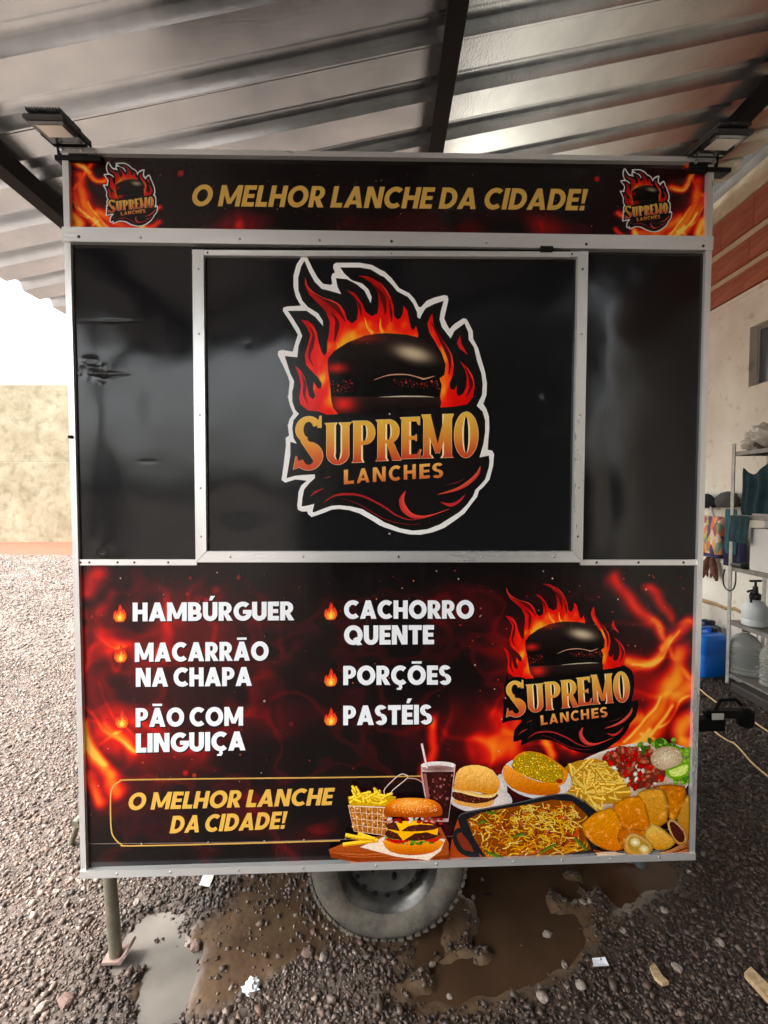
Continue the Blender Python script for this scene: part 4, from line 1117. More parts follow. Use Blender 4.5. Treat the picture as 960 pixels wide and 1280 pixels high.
a.ell(*F2([(632, 514)])[0], 6.6, 5.6, S(240, 228, 186), S(196, 168, 104), .3, 14, 3); a.ell(*F2([(672, 545)])[0], 6.2, 5.2, S(240, 226, 180), S(190, 160, 96), .3, 14, 3)
a.build('fried_pastry_print', lower)
# burger on a board, with the basket of chips
a = newfood(.0130)
bd = F1([(45, 592), (130, 556), (330, 520), (600, 480), (640, 560), (640, 652), (210, 668), (58, 632)])
a.poly(bd, S(150, 70, 36))
for i in range(14):
    y = 600 + i * 5
    a.ribbon(F1([(60 + i * 8, y), (220, y + 10), (420 + i * 10, y - 8 + i)]), [.3, 1.0, .3], rf.choice([S(176, 92, 52), S(112, 46, 22), S(190, 112, 70)]))
a.poly(F1([(48, 610), (210, 640), (420, 640), (640, 620), (640, 668), (210, 668), (58, 634)]), S(120, 50, 24))
a.poly(F1([(200, 580), (330, 525), (625, 540), (600, 600), (540, 645), (380, 628)]), S(226, 204, 184))
bk = F1([(142, 372), (348, 382), (330, 525), (170, 500)])
a.poly(bk, S(160, 96, 44))
a.specks(bk, 80, .8, 2.0, [S(206, 142, 70), S(120, 60, 28), S(226, 180, 110), S(90, 44, 22)], rnd=rf)
for i in range(8):
    t = i / 7
    a.ribbon(F1([(142 + 206 * t, 372 + 10 * t), (170 + 160 * t, 500 + 25 * t)]), .55, S(214, 186, 160), k=1)
for i in range(5):
    t = i / 4
    a.ribbon(F1([(142 + 28 * t, 375 + 126 * t), (348 - 18 * t, 386 + 138 * t)]), .55 if i else 1.4, S(222, 196, 172), k=1)
fb = F1([(140, 330), (260, 310), (380, 330), (360, 380), (150, 375)])
a.poly(fb, S(190, 146, 30))
for i in range(34):
    x, y = rf.uniform(145, 330), rf.uniform(315, 372)
    q = F1([(x, y)])[0]; s_ = rf.uniform(.8, 1.08)
    stick(a, q[0], q[1], rf.uniform(9, 15), rf.uniform(2.8, 4.0), rf.choice([rf.uniform(-.9, -.2), rf.uniform(-2.4, -1.6), rf.uniform(.0, .5)]), tuple(v * s_ for v in S(246, 214, 86)), tuple(v * s_ for v in S(206, 156, 30)))
for (x, y, L, an) in ((115, 568, 44, -.13), (128, 520, 26, .2), (190, 512, 22, .35), (180, 530, 24, .1)):
    q = F1([(x, y)])[0]; stick(a, q[0], q[1], L, 5.2, an, S(244, 200, 78), S(204, 142, 34))
a.ribbon(F1([(322, 318), (325, 288), (395, 222), (428, 222), (434, 238), (362, 298), (358, 322)]), 1.1, S(214, 192, 182), k=3)
a.ribbon(F1([(434, 238), (480, 242), (512, 262)]), 1.0, S(196, 160, 150), k=3)
# burger, from the plate up
a.grad(F1([(314, 556), (340, 545), (590, 545), (607, 568), (560, 606), (450, 620), (350, 602)]), two(S(232, 146, 62), S(170, 76, 22), 1046, 1065), 2.2, smooth=2)
for i in range(44):
    x = rf.uniform(318, 605); q = F1([(x, rf.uniform(540, 566) - abs(x - 460) * .1)])[0]; c = rf.choice(gl + [S(196, 190, 96)])
    a.ell(q[0], q[1], rf.uniform(2.2, 4.5), rf.uniform(1.2, 2.2), tuple(v * 1.3 for v in c), tuple(v * .55 for v in c), rf.uniform(-.4, .4), 8, 2)
a.ribbon(F1([(330, 538), (380, 552), (440, 548)]), [2, 5, 2], S(176, 34, 26)); a.ribbon(F1([(520, 545), (570, 545), (598, 525)]), [2, 5, 2], S(182, 44, 32))
p2 = F1([(328, 500), (400, 490), (580, 495), (582, 530), (480, 548), (345, 535)])
a.poly(p2, S(62, 24, 16), smooth=2)
a.specks(p2, 40, .6, 1.5, [S(96, 44, 30), S(44, 16, 12), S(120, 58, 40)], rnd=rf)
a.poly(F1([(332, 490), (450, 500), (588, 486), (584, 520), (530, 505), (470, 512), (414, 547), (388, 512)]), S(240, 168, 36))
p1 = F1([(340, 462), (450, 455), (575, 465), (570, 492), (450, 502), (345, 490)])
a.poly(p1, S(66, 26, 18), smooth=2)
a.specks(p1, 30, .6, 1.5, [S(100, 46, 32), S(46, 18, 12), S(128, 62, 44)], rnd=rf)
a.poly(F1([(376, 452), (480, 446), (566, 470), (500, 466), (440, 474), (400, 502), (386, 474)]), S(244, 184, 58))
for i in range(26):
    x = rf.uniform(322, 605); q = F1([(x, rf.uniform(428, 456) + abs(x - 460) * .06)])[0]
    c = rf.choice([S(186, 44, 34), S(150, 30, 26), S(222, 150, 130), S(236, 216, 200), S(176, 60, 44)])
    a.ell(q[0], q[1], rf.uniform(2.5, 5.5), rf.uniform(1.2, 2.4), c, tuple(v * .6 for v in c), rf.uniform(-.5, .5), 8, 2)
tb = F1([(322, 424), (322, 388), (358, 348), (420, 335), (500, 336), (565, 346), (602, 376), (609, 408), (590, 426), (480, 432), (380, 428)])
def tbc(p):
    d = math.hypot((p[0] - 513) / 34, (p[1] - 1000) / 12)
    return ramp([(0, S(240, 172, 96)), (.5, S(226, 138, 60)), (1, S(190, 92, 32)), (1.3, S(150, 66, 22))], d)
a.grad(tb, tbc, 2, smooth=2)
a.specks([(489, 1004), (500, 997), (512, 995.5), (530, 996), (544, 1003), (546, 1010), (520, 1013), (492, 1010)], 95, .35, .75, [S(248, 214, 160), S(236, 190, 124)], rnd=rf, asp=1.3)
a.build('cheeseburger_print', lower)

# ---- wheel, legs, drawbar, floodlights
WX, WY, WR = -.02, 0.175, .293
def wheel(x, y, flip):
    A = Matrix.Translation((x, y, WR - .012)) @ Matrix.Scale(WR / .285, 4) @ Matrix.Rotation(R(90) * (1 if not flip else -1), 4, 'X')
    prof = [(.178, .062), (.190, .074), (.215, .083), (.245, .082), (.264, .070), (.276, .062), (.281, .045), (.285, .02), (.285, -.02), (.281, -.045), (.276, -.062), (.25, -.08), (.20, -.08), (.178, -.06), (.170, 0), (.178, .062)]
    t = MB().lathe(prof, 56, A, cap=False).build('wheel', M['tyre'], trailer, smooth=40)
    g_ = MB()
    for k in range(56):
        q = 2 * math.pi * k / 56
        B = A @ Matrix.Rotation(q, 4, 'Z') @ Matrix.Translation((.2835, 0, 0))
        for zz in (-.05, .0, .05): g_.box(-.006, .004, -.011, .011, zz - .018, zz + .018, 0, B @ Matrix.Rotation(R(14 if zz else -14), 4, 'X'))
    tag(g_.build('tread_block', M['tyre'], t), kind='stuff')
    rp = [(.0, .052), (.028, .056), (.034, .052), (.040, .036), (.070, .042), (.105, .056), (.122, .052), (.132, .034), (.148, .022), (.156, .044), (.166, .052), (.176, .062), (.183, .066), (.180, .058), (.172, .0), (.172, -.05)]
    r_ = MB().lathe(rp, 48, A).build('rim', M['rim'], t, smooth=35)
    for k in range(4):
        q = 2 * math.pi * k / 4 + .4
        MB().lathe([(.0085, .036), (.0085, .056), (.006, .060), (0, .060)], 6, A @ Matrix.Translation((.058 * math.cos(q), .058 * math.sin(q), 0))).build('wheel_nut', M['steel_black'], r_)
    for k in range(16):
        q = 2 * math.pi * k / 16
        MB().lathe([(0, .0545), (.010, .0545), (.010, .0515)], 10, A @ Matrix.Translation((.118 * math.cos(q), .118 * math.sin(q), .0005))).build('rim_slot', M['steel_black'], r_)
wheel(WX, WY, False)
wheel(WX, DEPTH - .2, True)
MB().tube([(WX, .3, WR), (WX, DEPTH - .3, WR)], .03, 10).build('axle', M['steel_black'], trailer)
# front left prop leg
lg = MB().tube([(-1.022, .085, VB + .02), (-.997, .075, .012)], .0215, 14).build('support_leg', M['legtube'], trailer, smooth=40)
MB().prism([(-1.03, .0), (-.965, .0), (-.94, .035), (-.948, .04), (-.972, .010), (-1.03, .010)], .045, .11).build('foot_plate', M['rust'], lg)
MB().tube([(.935, .12, VB + .01), (.935, .12, .25)], .02, 12).build('support_leg', mat('dark_green_steel', S(62, 70, 70), rough=.5), trailer, smooth=40)
lg2 = MB().tube([(-1.055, .57, 1.10), (-1.40, .59, .28), (-1.50, .60, .004)], .013, 10).build('support_leg', M['legtube'], trailer, smooth=40)
MB().tube([(-1.45, .56, .13), (-1.435, .62, .145)], .022, 10).build('clamp_ring', M['legtube'], lg2, smooth=40)
# drawbar at the right end
dbar = MB().box(1.02, 1.98, 1.00, 1.07, .27, .34, .006).box(1.02, 1.62, .72, .78, .27, .33, .006, Matrix.Translation((1.02, .75, 0)) @ Matrix.Rotation(R(24), 4, 'Z') @ Matrix.Translation((-1.02, -.75, 0))).box(1.0, 1.06, .7, 1.1, .26, .38, .004).build('drawbar', M['steel_black'], trailer, smooth=30)
cp_ = MB().box(1.88, 2.12, 1.0, 1.07, .3405, .385, .015).lathe([(.040, .29), (.046, .31), (.045, .375), (.022, .39), (0, .39)], 16, Matrix.Translation((2.12, 1.035, 0))).tube([(1.94, 1.035, .38), (1.97, 1.035, .44), (2.06, 1.035, .445), (2.10, 1.035, .41)], .011, 8).build('coupling_head', M['steel_black'], trailer, smooth=40)
MB().box(1.89, 1.96, .991, .9995, .345, .382, .003).build('label_plate', mat('white_label', S(206, 204, 196), rough=.5), cp_)
MB().tube([(1.80, 1.10, .52), (1.80, 1.10, .05)], .022, 10).build('jockey_post', M['steel_black'], trailer, smooth=40)
# floodlights on top
def floodlight(u, v, rz):
    fr_ = Matrix.Translation((u, .0, v)) @ Matrix.Rotation(R(rz), 4, 'Z') @ Matrix.Rotation(R(9), 4, 'X')
    Wd, Ln = .060, .125      # half width, length towards the camera (-y)
    hs = MB().box(-Wd, Wd, -.018 - Ln, -.018, 0, .014, .004, fr_).box(-Wd * .8, Wd * .8, -.012 - Ln * .9, -.035, .014, .022, .003, fr_).build('floodlight', M['lamp_black'], trailer, smooth=30)
    for k in range(12):
        x = -Wd * .78 + k * Wd * 1.56 / 11
        MB().box(x - .0016, x + .0016, -.014 - Ln, -.04, .0222, .031, 0, fr_).build('heat_fin', M['lamp_black'], hs)
    MB().box(-Wd * .84, Wd * .84, -.018 - Ln * .93, -.018 - Ln * .07, -.0022, -.0003, 0, fr_).build('glass', M['lamp_glass'], hs)
    MB().box(-Wd * .62, Wd * .62, -.018 - Ln * .80, -.018 - Ln * .36, -.0042, -.0025, 0, fr_).build('led_board', M['led_board'], hs)
    MB().box(-Wd * .8, Wd * .8, -.0175, -.010, -.040, .024, .002, fr_).box(-Wd * .98, -Wd * .86, -.07, -.008, -.002, .016, .001, fr_).box(Wd * .86, Wd * .98, -.07, -.008, -.002, .016, .001, fr_).box(-Wd * .9, Wd * 1.5, -.024, .02, -.045, -.030, .002, fr_).build('bracket', M['steel_black'], hs)
    for sx in (-.5, .5): MB().lathe([(0, .006), (.006, .005), (.007, 0)], 8, fr_ @ Matrix.Translation((sx * Wd, -.0178, -.014)) @ Matrix.Rotation(R(90), 4, 'X')).build('bolt', M['rivet'], hs)
u0 = float(px(112, 193)[0]); u1 = float(px(868, 204)[0])
floodlight(-1.015, VT + .008, 0)
floodlight(1.02, VT + .008, 0)

# ------------------------------------------------------------------ ground
P_CLEAR = [ground_pt(*p) for p in ((150, 1243), (152, 1195), (196, 1150), (238, 1128), (232, 1175), (214, 1205), (196, 1246))]
P_LEFT = [ground_pt(*p) for p in ((200, 1222), (222, 1182), (300, 1118), (356, 1082), (480, 1062), (600, 1062), (600, 1110), (560, 1168), (500, 1182), (430, 1172), (372, 1184), (310, 1222), (250, 1252))]
P_RIGHT = [ground_pt(*p) for p in ((505, 1232), (520, 1180), (575, 1140), (590, 1070), (720, 1060), (840, 1085), (800, 1120), (740, 1150), (700, 1190), (640, 1222), (560, 1245))]
POOLS = [P_CLEAR, P_RIGHT]
def pool_sd(x, y):
    sd = np.full(np.shape(x), 1e3)
    for P in POOLS:
        d = segdist(x, y, P)
        sd = np.minimum(sd, np.where(inpoly(x, y, P), -d, d))
    return sd
WL = -.019
def height(x, y):
    x = np.asarray(x, float); y = np.asarray(y, float)
    near = 1 / (1 + (np.hypot(x, y - 2) / 9) ** 2)
    h = .030 * (fbm(x / 1.3, y / 1.3, 2) - .5) + .014 * (fbm(x * 4, y * 4, 5) - .5) * near
    wob = .20 * (fbm(x * 5, y * 5, 9, 4) - .5)
    dip = 1 - sstep(-.04, .10, pool_sd(x, y) + wob)
    d = segdist(x, y, P_LEFT); shallow = 1 - sstep(-.04, .10, np.where(inpoly(x, y, P_LEFT), -d, d) + wob)
    isl = sstep(.53, .68, fbm(x * 7, y * 7, 81, 4)) * dip
    return h * (1 - .55 * np.maximum(dip, shallow)) - .036 * dip - .012 * shallow + .036 * isl
def axis(a, b, fine, far):
    c = list(np.arange(a, b + 1e-6, fine))
    st, v = fine, b
    up = []
    while v < far: st *= 1.35; v += st; up.append(v)
    st, v = fine, a
    dn = []
    while v > -far: st *= 1.35; v -= st; dn.append(v)
    return np.array(dn[::-1] + c + up)
gx_, gy_ = axis(-2.6, 2.6, .022, 160), axis(1.1, 3.2, .022, 160)
GX, GY = np.meshgrid(gx_, gy_)
GZ = height(GX, GY)
def soil_mat():
    m, t, p = mat_new('gravelly_soil')
    N, L = t.nodes, t.links
    tc = N.new('ShaderNodeTexCoord')
    v = N.new('ShaderNodeTexVoronoi'); v.inputs['Scale'].default_value = 42
    L.new(tc.outputs['Object'], v.inputs['Vector'])
    n = N.new('ShaderNodeTexNoise'); n.inputs['Scale'].default_value = 1.2; n.inputs['Detail'].default_value = 8
    L.new(tc.outputs['Object'], n.inputs['Vector'])
    r1 = N.new('ShaderNodeValToRGB')
    r1.color_ramp.elements[0].color = (*S(56, 43, 34), 1); r1.color_ramp.elements[1].color = (*S(92, 80, 70), 1)
    L.new(n.outputs['Fac'], r1.inputs[0])
    sp = N.new('ShaderNodeSeparateColor'); L.new(v.outputs['Color'], sp.inputs[0])
    r2 = N.new('ShaderNodeValToRGB')
    r2.color_ramp.elements[0].color = (*S(66, 55, 48), 1); r2.color_ramp.elements[1].color = (*S(108, 94, 85), 1)
    L.new(sp.outputs[0], r2.inputs[0])
    mx = N.new('ShaderNodeMix'); mx.data_type = 'RGBA'; mx.inputs['Factor'].default_value = .45
    L.new(r1.outputs[0], mx.inputs['A']); L.new(r2.outputs[0], mx.inputs['B'])
    # near the yard wall the soil is orange clay
    sx = N.new('ShaderNodeSeparateXYZ'); L.new(tc.outputs['Object'], sx.inputs[0])
    ad = N.new('ShaderNodeMath'); ad.operation = 'MULTIPLY_ADD'; ad.inputs[1].default_value = 1.6
    L.new(n.outputs['Fac'], ad.inputs[0]); L.new(sx.outputs['Y'], ad.inputs[2])
    mr = N.new('ShaderNodeMapRange'); mr.inputs['From Min'].default_value = 12.1; mr.inputs['From Max'].default_value = 13.0
    L.new(ad.outputs[0], mr.inputs[0])
    m2 = N.new('ShaderNodeMix'); m2.data_type = 'RGBA'; m2.inputs['B'].default_value = (*S(112, 50, 22), 1)
    L.new(mr.outputs[0], m2.inputs['Factor']); L.new(mx.outputs['Result'], m2.inputs['A'])
    at = N.new('ShaderNodeAttribute'); at.attribute_name = 'Col'
    sa = N.new('ShaderNodeSeparateColor'); L.new(at.outputs['Color'], sa.inputs[0])
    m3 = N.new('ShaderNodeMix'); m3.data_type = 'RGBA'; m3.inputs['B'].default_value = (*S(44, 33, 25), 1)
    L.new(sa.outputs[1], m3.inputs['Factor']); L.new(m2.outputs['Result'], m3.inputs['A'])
    nm = N.new('ShaderNodeTexNoise'); nm.inputs['Scale'].default_value = 9; nm.inputs['Detail'].default_value = 9; L.new(tc.outputs['Object'], nm.inputs['Vector'])
    rm = N.new('ShaderNodeValToRGB'); rm.color_ramp.elements[0].position = .3; rm.color_ramp.elements[1].position = .7
    rm.color_ramp.elements[0].color = (*S(74, 55, 40), 1); rm.color_ramp.elements[1].color = (*S(104, 82, 60), 1)
    L.new(nm.outputs['Fac'], rm.inputs[0])
    m4 = N.new('ShaderNodeMix'); m4.data_type = 'RGBA'
    L.new(sa.outputs[0], m4.inputs['Factor']); L.new(m3.outputs['Result'], m4.inputs['A']); L.new(rm.outputs[0], m4.inputs['B'])
    L.new(m4.outputs['Result'], p.inputs['Base Color'])
    rr = N.new('ShaderNodeMapRange'); rr.inputs['To Min'].default_value = .8; rr.inputs['To Max'].default_value = .36
    L.new(sa.outputs[0], rr.inputs[0]); L.new(rr.outputs[0], p.inputs['Roughness'])
    bs = N.new('ShaderNodeMapRange'); bs.inputs['To Min'].default_value = .8; bs.inputs['To Max'].default_value = .12
    b = N.new('ShaderNodeBump'); L.new(sa.outputs[0], bs.inputs[0]); L.new(bs.outputs[0], b.inputs['Strength'])
    b.inputs['Strength'].default_value = .8; b.inputs['Distance'].default_value = .012; b.invert = True
    L.new(v.outputs['Distance'], b.inputs['Height']); L.new(b.outputs[0], p.inputs['Normal'])
    return m
def poly_sd(x, y, P):
    d = segdist(x, y, P)
    return np.where(inpoly(x, y, P), -d, d)
MUD = 1 - sstep(.0, .09, poly_sd(GX, GY, P_LEFT) + .16 * (fbm(GX * 6, GY * 6, 33, 4) - .5))
MUD = np.maximum(MUD, .9 * (1 - sstep(.0, .16, poly_sd(GX, GY, P_RIGHT) + .14 * (fbm(GX * 6, GY * 6, 36, 4) - .5))))
WET_SHADE = np.clip(sstep(-.1, .9, GX - .2 * (GY - 1.5)) * .8, 0, 1)  # soil darkens to the right: damp plus the shade there, painted in
nx_, ny_ = len(gx_), len(gy_)
ii = np.arange(nx_ * ny_).reshape(ny_, nx_)
gf = np.stack([ii[:-1, :-1], ii[:-1, 1:], ii[1:, 1:], ii[1:, :-1]], -1).reshape(-1, 4)
ground = grid_mesh('ground', np.stack([GX.ravel(), GY.ravel(), GZ.ravel()], 1), gf, np.stack([MUD.ravel(), WET_SHADE.ravel(), 0 * MUD.ravel()], 1), soil_mat(), None)
ground.data.polygons.foreach_set('use_smooth', [True] * len(ground.data.polygons))
tag(ground, 'wet brown gravel yard under the trailer', 'ground', kind='structure')

def water_mat(name, c, rough):
    m, t, p = mat_new(name)
    N, L = t.nodes, t.links
    tc = N.new('ShaderNodeTexCoord')
    n = N.new('ShaderNodeTexNoise'); n.inputs['Scale'].default_value = 5; n.inputs['Detail'].default_value = 6
    L.new(tc.outputs['Object'], n.inputs['Vector'])
    r = N.new('ShaderNodeValToRGB')
    r.color_ramp.elements[0].position = .35; r.color_ramp.elements[1].position = .7
    r.color_ramp.elements[0].color = (*[x * .78 for x in c], 1); r.color_ramp.elements[1].color = (*[x * 1.2 for x in c], 1)
    L.new(n.outputs['Fac'], r.inputs[0]); L.new(r.outputs[0], p.inputs['Base Color'])
    n2 = N.new('ShaderNodeTexNoise'); n2.inputs['Scale'].default_value = 26; n2.inputs['Detail'].default_value = 3
    L.new(tc.outputs['Object'], n2.inputs['Vector'])
    b = N.new('ShaderNodeBump'); b.inputs['Strength'].default_value = .12; b.inputs['Distance'].default_value = .004
    L.new(n2.outputs['Fac'], b.inputs['Height']); L.new(b.outputs[0], p.inputs['Normal'])
    p.inputs['Roughness'].default_value = rough
    p.inputs['IOR'].default_value = 1.33
    return m
for P, c, lab, rg in ((P_CLEAR, S(118, 111, 103), 'small pale milky puddle beside the support leg', .05), (P_RIGHT, S(72, 53, 38), 'dark brown puddle right of the wheel', .05)):
    c0 = np.mean(P, 0)
    pp = catmull([tuple(c0 + (np.array(q) - c0) * (1 + .16 / max(.1, np.linalg.norm(np.array(q) - c0)))) for q in P], 4, True)
    o = MB().add([(p[0], p[1], WL) for p in pp], [tuple(range(len(pp)))]).build('puddle', water_mat('puddle_water', c, rg))
    if o.data.polygons[0].normal.z < 0: o.data.flip_normals()
    tag(o, lab, 'puddle', kind='structure')

# gravel: loose stones, uncountable
IV = np.array([(x, y, z) for x in (-1, 1) for y in (-1, 1) for z in (-1, 1)], float) * .72
IF = np.array([(0, 1, 3), (0, 3, 2), (4, 6, 7), (4, 7, 5), (0, 4, 5), (0, 5, 1), (2, 3, 7), (2, 7, 6), (0, 2, 6), (0, 6, 4), (1, 5, 7), (1, 7, 3)])
def gravel_field():
    # near field, then a thinner far field of larger-looking stones
    x1 = RNG.uniform(-4.6, 4.2, 360000); y1 = RNG.uniform(1.05, 4.6, 360000)
    keep = (np.abs(x1) < .98 * y1 + .35)
    hid = (np.abs(x1) < .60 * y1) & (y1 > 2.25)
    keep &= ~(hid & (RNG.random(len(x1)) < .93))
    x1, y1 = x1[keep], y1[keep]
    r1 = np.clip(RNG.lognormal(math.log(.0048), .46, len(x1)), .0022, .016)
    x2 = RNG.uniform(-12.0, -2.0, 120000); y2 = RNG.uniform(4.3, 12.2, 120000)
    k2 = (np.abs(x2) < .92 * y2 + .3) & (np.abs(x2) > .60 * y2 - .2)
    x2, y2 = x2[k2], y2[k2]
    r2 = np.clip(RNG.lognormal(math.log(.0082), .4, len(x2)), .004, .022) * (1 + .05 * (y2 - 4))
    x3 = RNG.uniform(2.0, 3.3, 3500); y3 = RNG.uniform(4.5, 6.5, 3500); r3 = np.full(3500, .012)
    x = np.concatenate([x1, x2, x3]); y = np.concatenate([y1, y2, y3]); r = np.concatenate([r1, r2, r3])
    z = height(x, y)
    sd = pool_sd(x, y)
    dm = segdist(x, y, P_LEFT); mud = np.where(inpoly(x, y, P_LEFT), -dm, dm) + .16 * (fbm(x * 6, y * 6, 33, 4) - .5) < .05
    dr = segdist(x, y, P_RIGHT); mud |= (np.where(inpoly(x, y, P_RIGHT), -dr, dr) + .14 * (fbm(x * 6, y * 6, 36, 4) - .5) < .05) & (z < WL + .014)
    under = (z < WL) | (mud & (RNG.random(len(x)) < .97))
    patch = fbm(x * 2.3, y * 2.3, 61)
    k = (~under | (RNG.random(len(x)) < .06 + .22 * (patch > .58))) & (RNG.random(len(x)) < .62 + .5 * patch)
    x, y, z, r, under = x[k], y[k], z[k], r[k], under[k]
    n = len(x)
    sc3 = np.stack([r * RNG.uniform(.9, 1.5, n), r * RNG.uniform(.75, 1.1, n), r * RNG.uniform(.5, .85, n)], 1)
    jit = RNG.uniform(.55, 1.25, (n, 8, 3))
    V = IV[None] * jit * sc3[:, None, :]
    q = RNG.normal(size=(n, 4)); q[:, 1:3] *= .35; q /= np.linalg.norm(q, axis=1, keepdims=True)
    w_, a_, b_, c_ = q.T
    Rm = np.stack([1 - 2 * (b_ * b_ + c_ * c_), 2 * (a_ * b_ - c_ * w_), 2 * (a_ * c_ + b_ * w_), 2 * (a_ * b_ + c_ * w_), 1 - 2 * (a_ * a_ + c_ * c_), 2 * (b_ * c_ - a_ * w_), 2 * (a_ * c_ - b_ * w_), 2 * (b_ * c_ + a_ * w_), 1 - 2 * (a_ * a_ + b_ * b_)], 1).reshape(n, 3, 3)
    V = np.einsum('nij,nkj->nki', Rm, V)
    V += np.stack([x, y, z + sc3[:, 2] * RNG.uniform(-.1, .5, n)], 1)[:, None, :]
    pal = np.array([S(150, 134, 122), S(172, 158, 148), S(126, 108, 96), S(110, 92, 80), S(186, 168, 156), S(142, 116, 100), S(96, 82, 74), S(164, 140, 126)])
    C = pal[RNG.integers(0, len(pal), n)] * RNG.uniform(.28, .60, (n, 1)) * np.array([1.0, .94, .90])
    C = C.mean(1, keepdims=True) + (C - C.mean(1, keepdims=True)) * 1.05
    wet = np.clip(1 - sstep(.02, .30, pool_sd(x, y) + .12 * (fbm(x * 5, y * 5, 71) - .5)) + sstep(-.1, .9, x - .2 * (y - 1.5)) * .75, 0, 1)  # wet stones round the pools; to the right also shade painted into the colour
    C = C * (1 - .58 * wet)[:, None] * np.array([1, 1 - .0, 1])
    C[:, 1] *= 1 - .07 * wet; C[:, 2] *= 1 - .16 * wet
    C = np.repeat(C, 8, 0)
    Fc = (IF[None] + (np.arange(n) * 8)[:, None, None]).reshape(-1, 3)
    return V.reshape(-1, 3), Fc, C
def attr_mat(name, rough):
    m, t, p = mat_new(name)
    N, L = t.nodes, t.links
    a_ = N.new('ShaderNodeAttribute'); a_.attribute_name = 'Col'
    n = N.new('ShaderNodeTexNoise'); n.inputs['Scale'].default_value = 140; n.inputs['Detail'].default_value = 3
    tc = N.new('ShaderNodeTexCoord'); L.new(tc.outputs['Object'], n.inputs['Vector'])
    mr = N.new('ShaderNodeMapRange'); mr.inputs['To Min'].default_value = .7; mr.inputs['To Max'].default_value = 1.25
    L.new(n.outputs['Fac'], mr.inputs[0])
    mx = N.new('ShaderNodeMix'); mx.data_type = 'RGBA'; mx.blend_type = 'MULTIPLY'; mx.inputs['Factor'].default_value = 1
    L.new(a_.outputs['Color'], mx.inputs['A']); L.new(mr.outputs[0], mx.inputs['B'])
    L.new(mx.outputs['Result'], p.inputs['Base Color'])
    p.inputs['Roughness'].default_value = rough
    return m
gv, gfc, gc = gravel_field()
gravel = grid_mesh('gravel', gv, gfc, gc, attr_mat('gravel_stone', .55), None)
tag(gravel, 'loose grey brown crushed stone covering the yard', 'gravel', kind='stuff')

# larger stones one can pick out
m_stone = mat('pale_stone', S(116, 102, 92), rough=.75, c2=S(154, 140, 128), vscale=30, bump=.3, bscale=90)
m_stone2 = mat('reddish_stone', S(96, 72, 62), rough=.8, c2=S(128, 104, 92), vscale=30, bump=.3, bscale=90)
def stone_mesh(seed):
    r_ = random.Random(seed)
    import bmesh
    bm = bmesh.new()
    bmesh.ops.create_icosphere(bm, subdivisions=2, radius=1)
    for v in bm.verts:
        f = 1 + .28 * (float(vnoise(v.co.x * 1.7 + seed * 3, v.co.y * 1.7 + v.co.z * 2.1, seed)) - .5) * 2
        v.co *= f
        v.co.z *= .62
    me = bpy.data.meshes.new('stone'); bm.to_mesh(me); bm.free()
    return me
smesh = [stone_mesh(k) for k in range(4)]
for k, me in enumerate(smesh): me.materials.append(m_stone if k < 3 else m_stone2)
STONE_LABEL = {(684, 1161): 'largest pale stone at the edge of the dark puddle', (245, 1178): 'reddish rough stone between the pale puddle and the brown mud', (384, 1190): 'reddish rough stone in the gravel below the left side of the wheel',
               (404, 1196): 'pale stone touching the reddish stone below the wheel', (82, 1252): 'reddish rough stone on the gravel left of the pale puddle', (52, 1260): 'pale stone next to the reddish stone left of the pale puddle',
               (170, 1128): 'pale stone just right of the support leg', (40, 1130): 'pale stone on the open gravel left of the support leg', (726, 1236): 'pale stone below the white paper scrap on the mud', (678, 1250): 'pale rounded stone on the gravel in front of the dark puddle',
               (846, 1212): 'pale stone beside the short wood chip', (900, 1180): 'pale stone on the dark gravel behind the long wood splinter', (540, 1200): 'pale stone at the near left rim of the dark puddle', (562, 1238): 'pale stone on the gravel bank before the dark puddle'}
for i, (x, y, r, k) in enumerate([(684, 1161, .022, 0), (708, 1104, .016, 1), (632, 1108, .015, 2), (592, 1116, .013, 0), (728, 1128, .014, 1), (700, 1089, .013, 2), (736, 1127, .012, 0), (830, 1140, .015, 1), (726, 1236, .018, 2), (678, 1250, .020, 0), (540, 1200, .014, 1), (562, 1238, .016, 2), (652, 1176, .014, 0), (706, 1200, .014, 1), (862, 1090, .012, 2), (760, 1105, .013, 0), (245, 1178, .022, 3), (384, 1190, .020, 3), (404, 1196, .016, 0), (82, 1252, .026, 3), (52, 1260, .020, 0), (170, 1128, .014, 1), (40, 1130, .016, 2), (620, 1150, .012, 1), (780, 1165, .013, 2), (900, 1180, .016, 0), (846, 1212, .016, 1)]):
    gxp, gyp = ground_pt(x, y)
    o = link('stone', smesh[k], None, None, (gxp, gyp, float(height(np.array([gxp]), np.array([gyp]))[0]) + r * .35), (0, 0, i * 1.3))
    o.scale = (r, r * .85, r)
    lab = STONE_LABEL.get((x, y), 'small pale stone standing out of the wet dark gravel right of the wheel')
    tag(o, lab, 'stone', 'stones lying in the gravel')

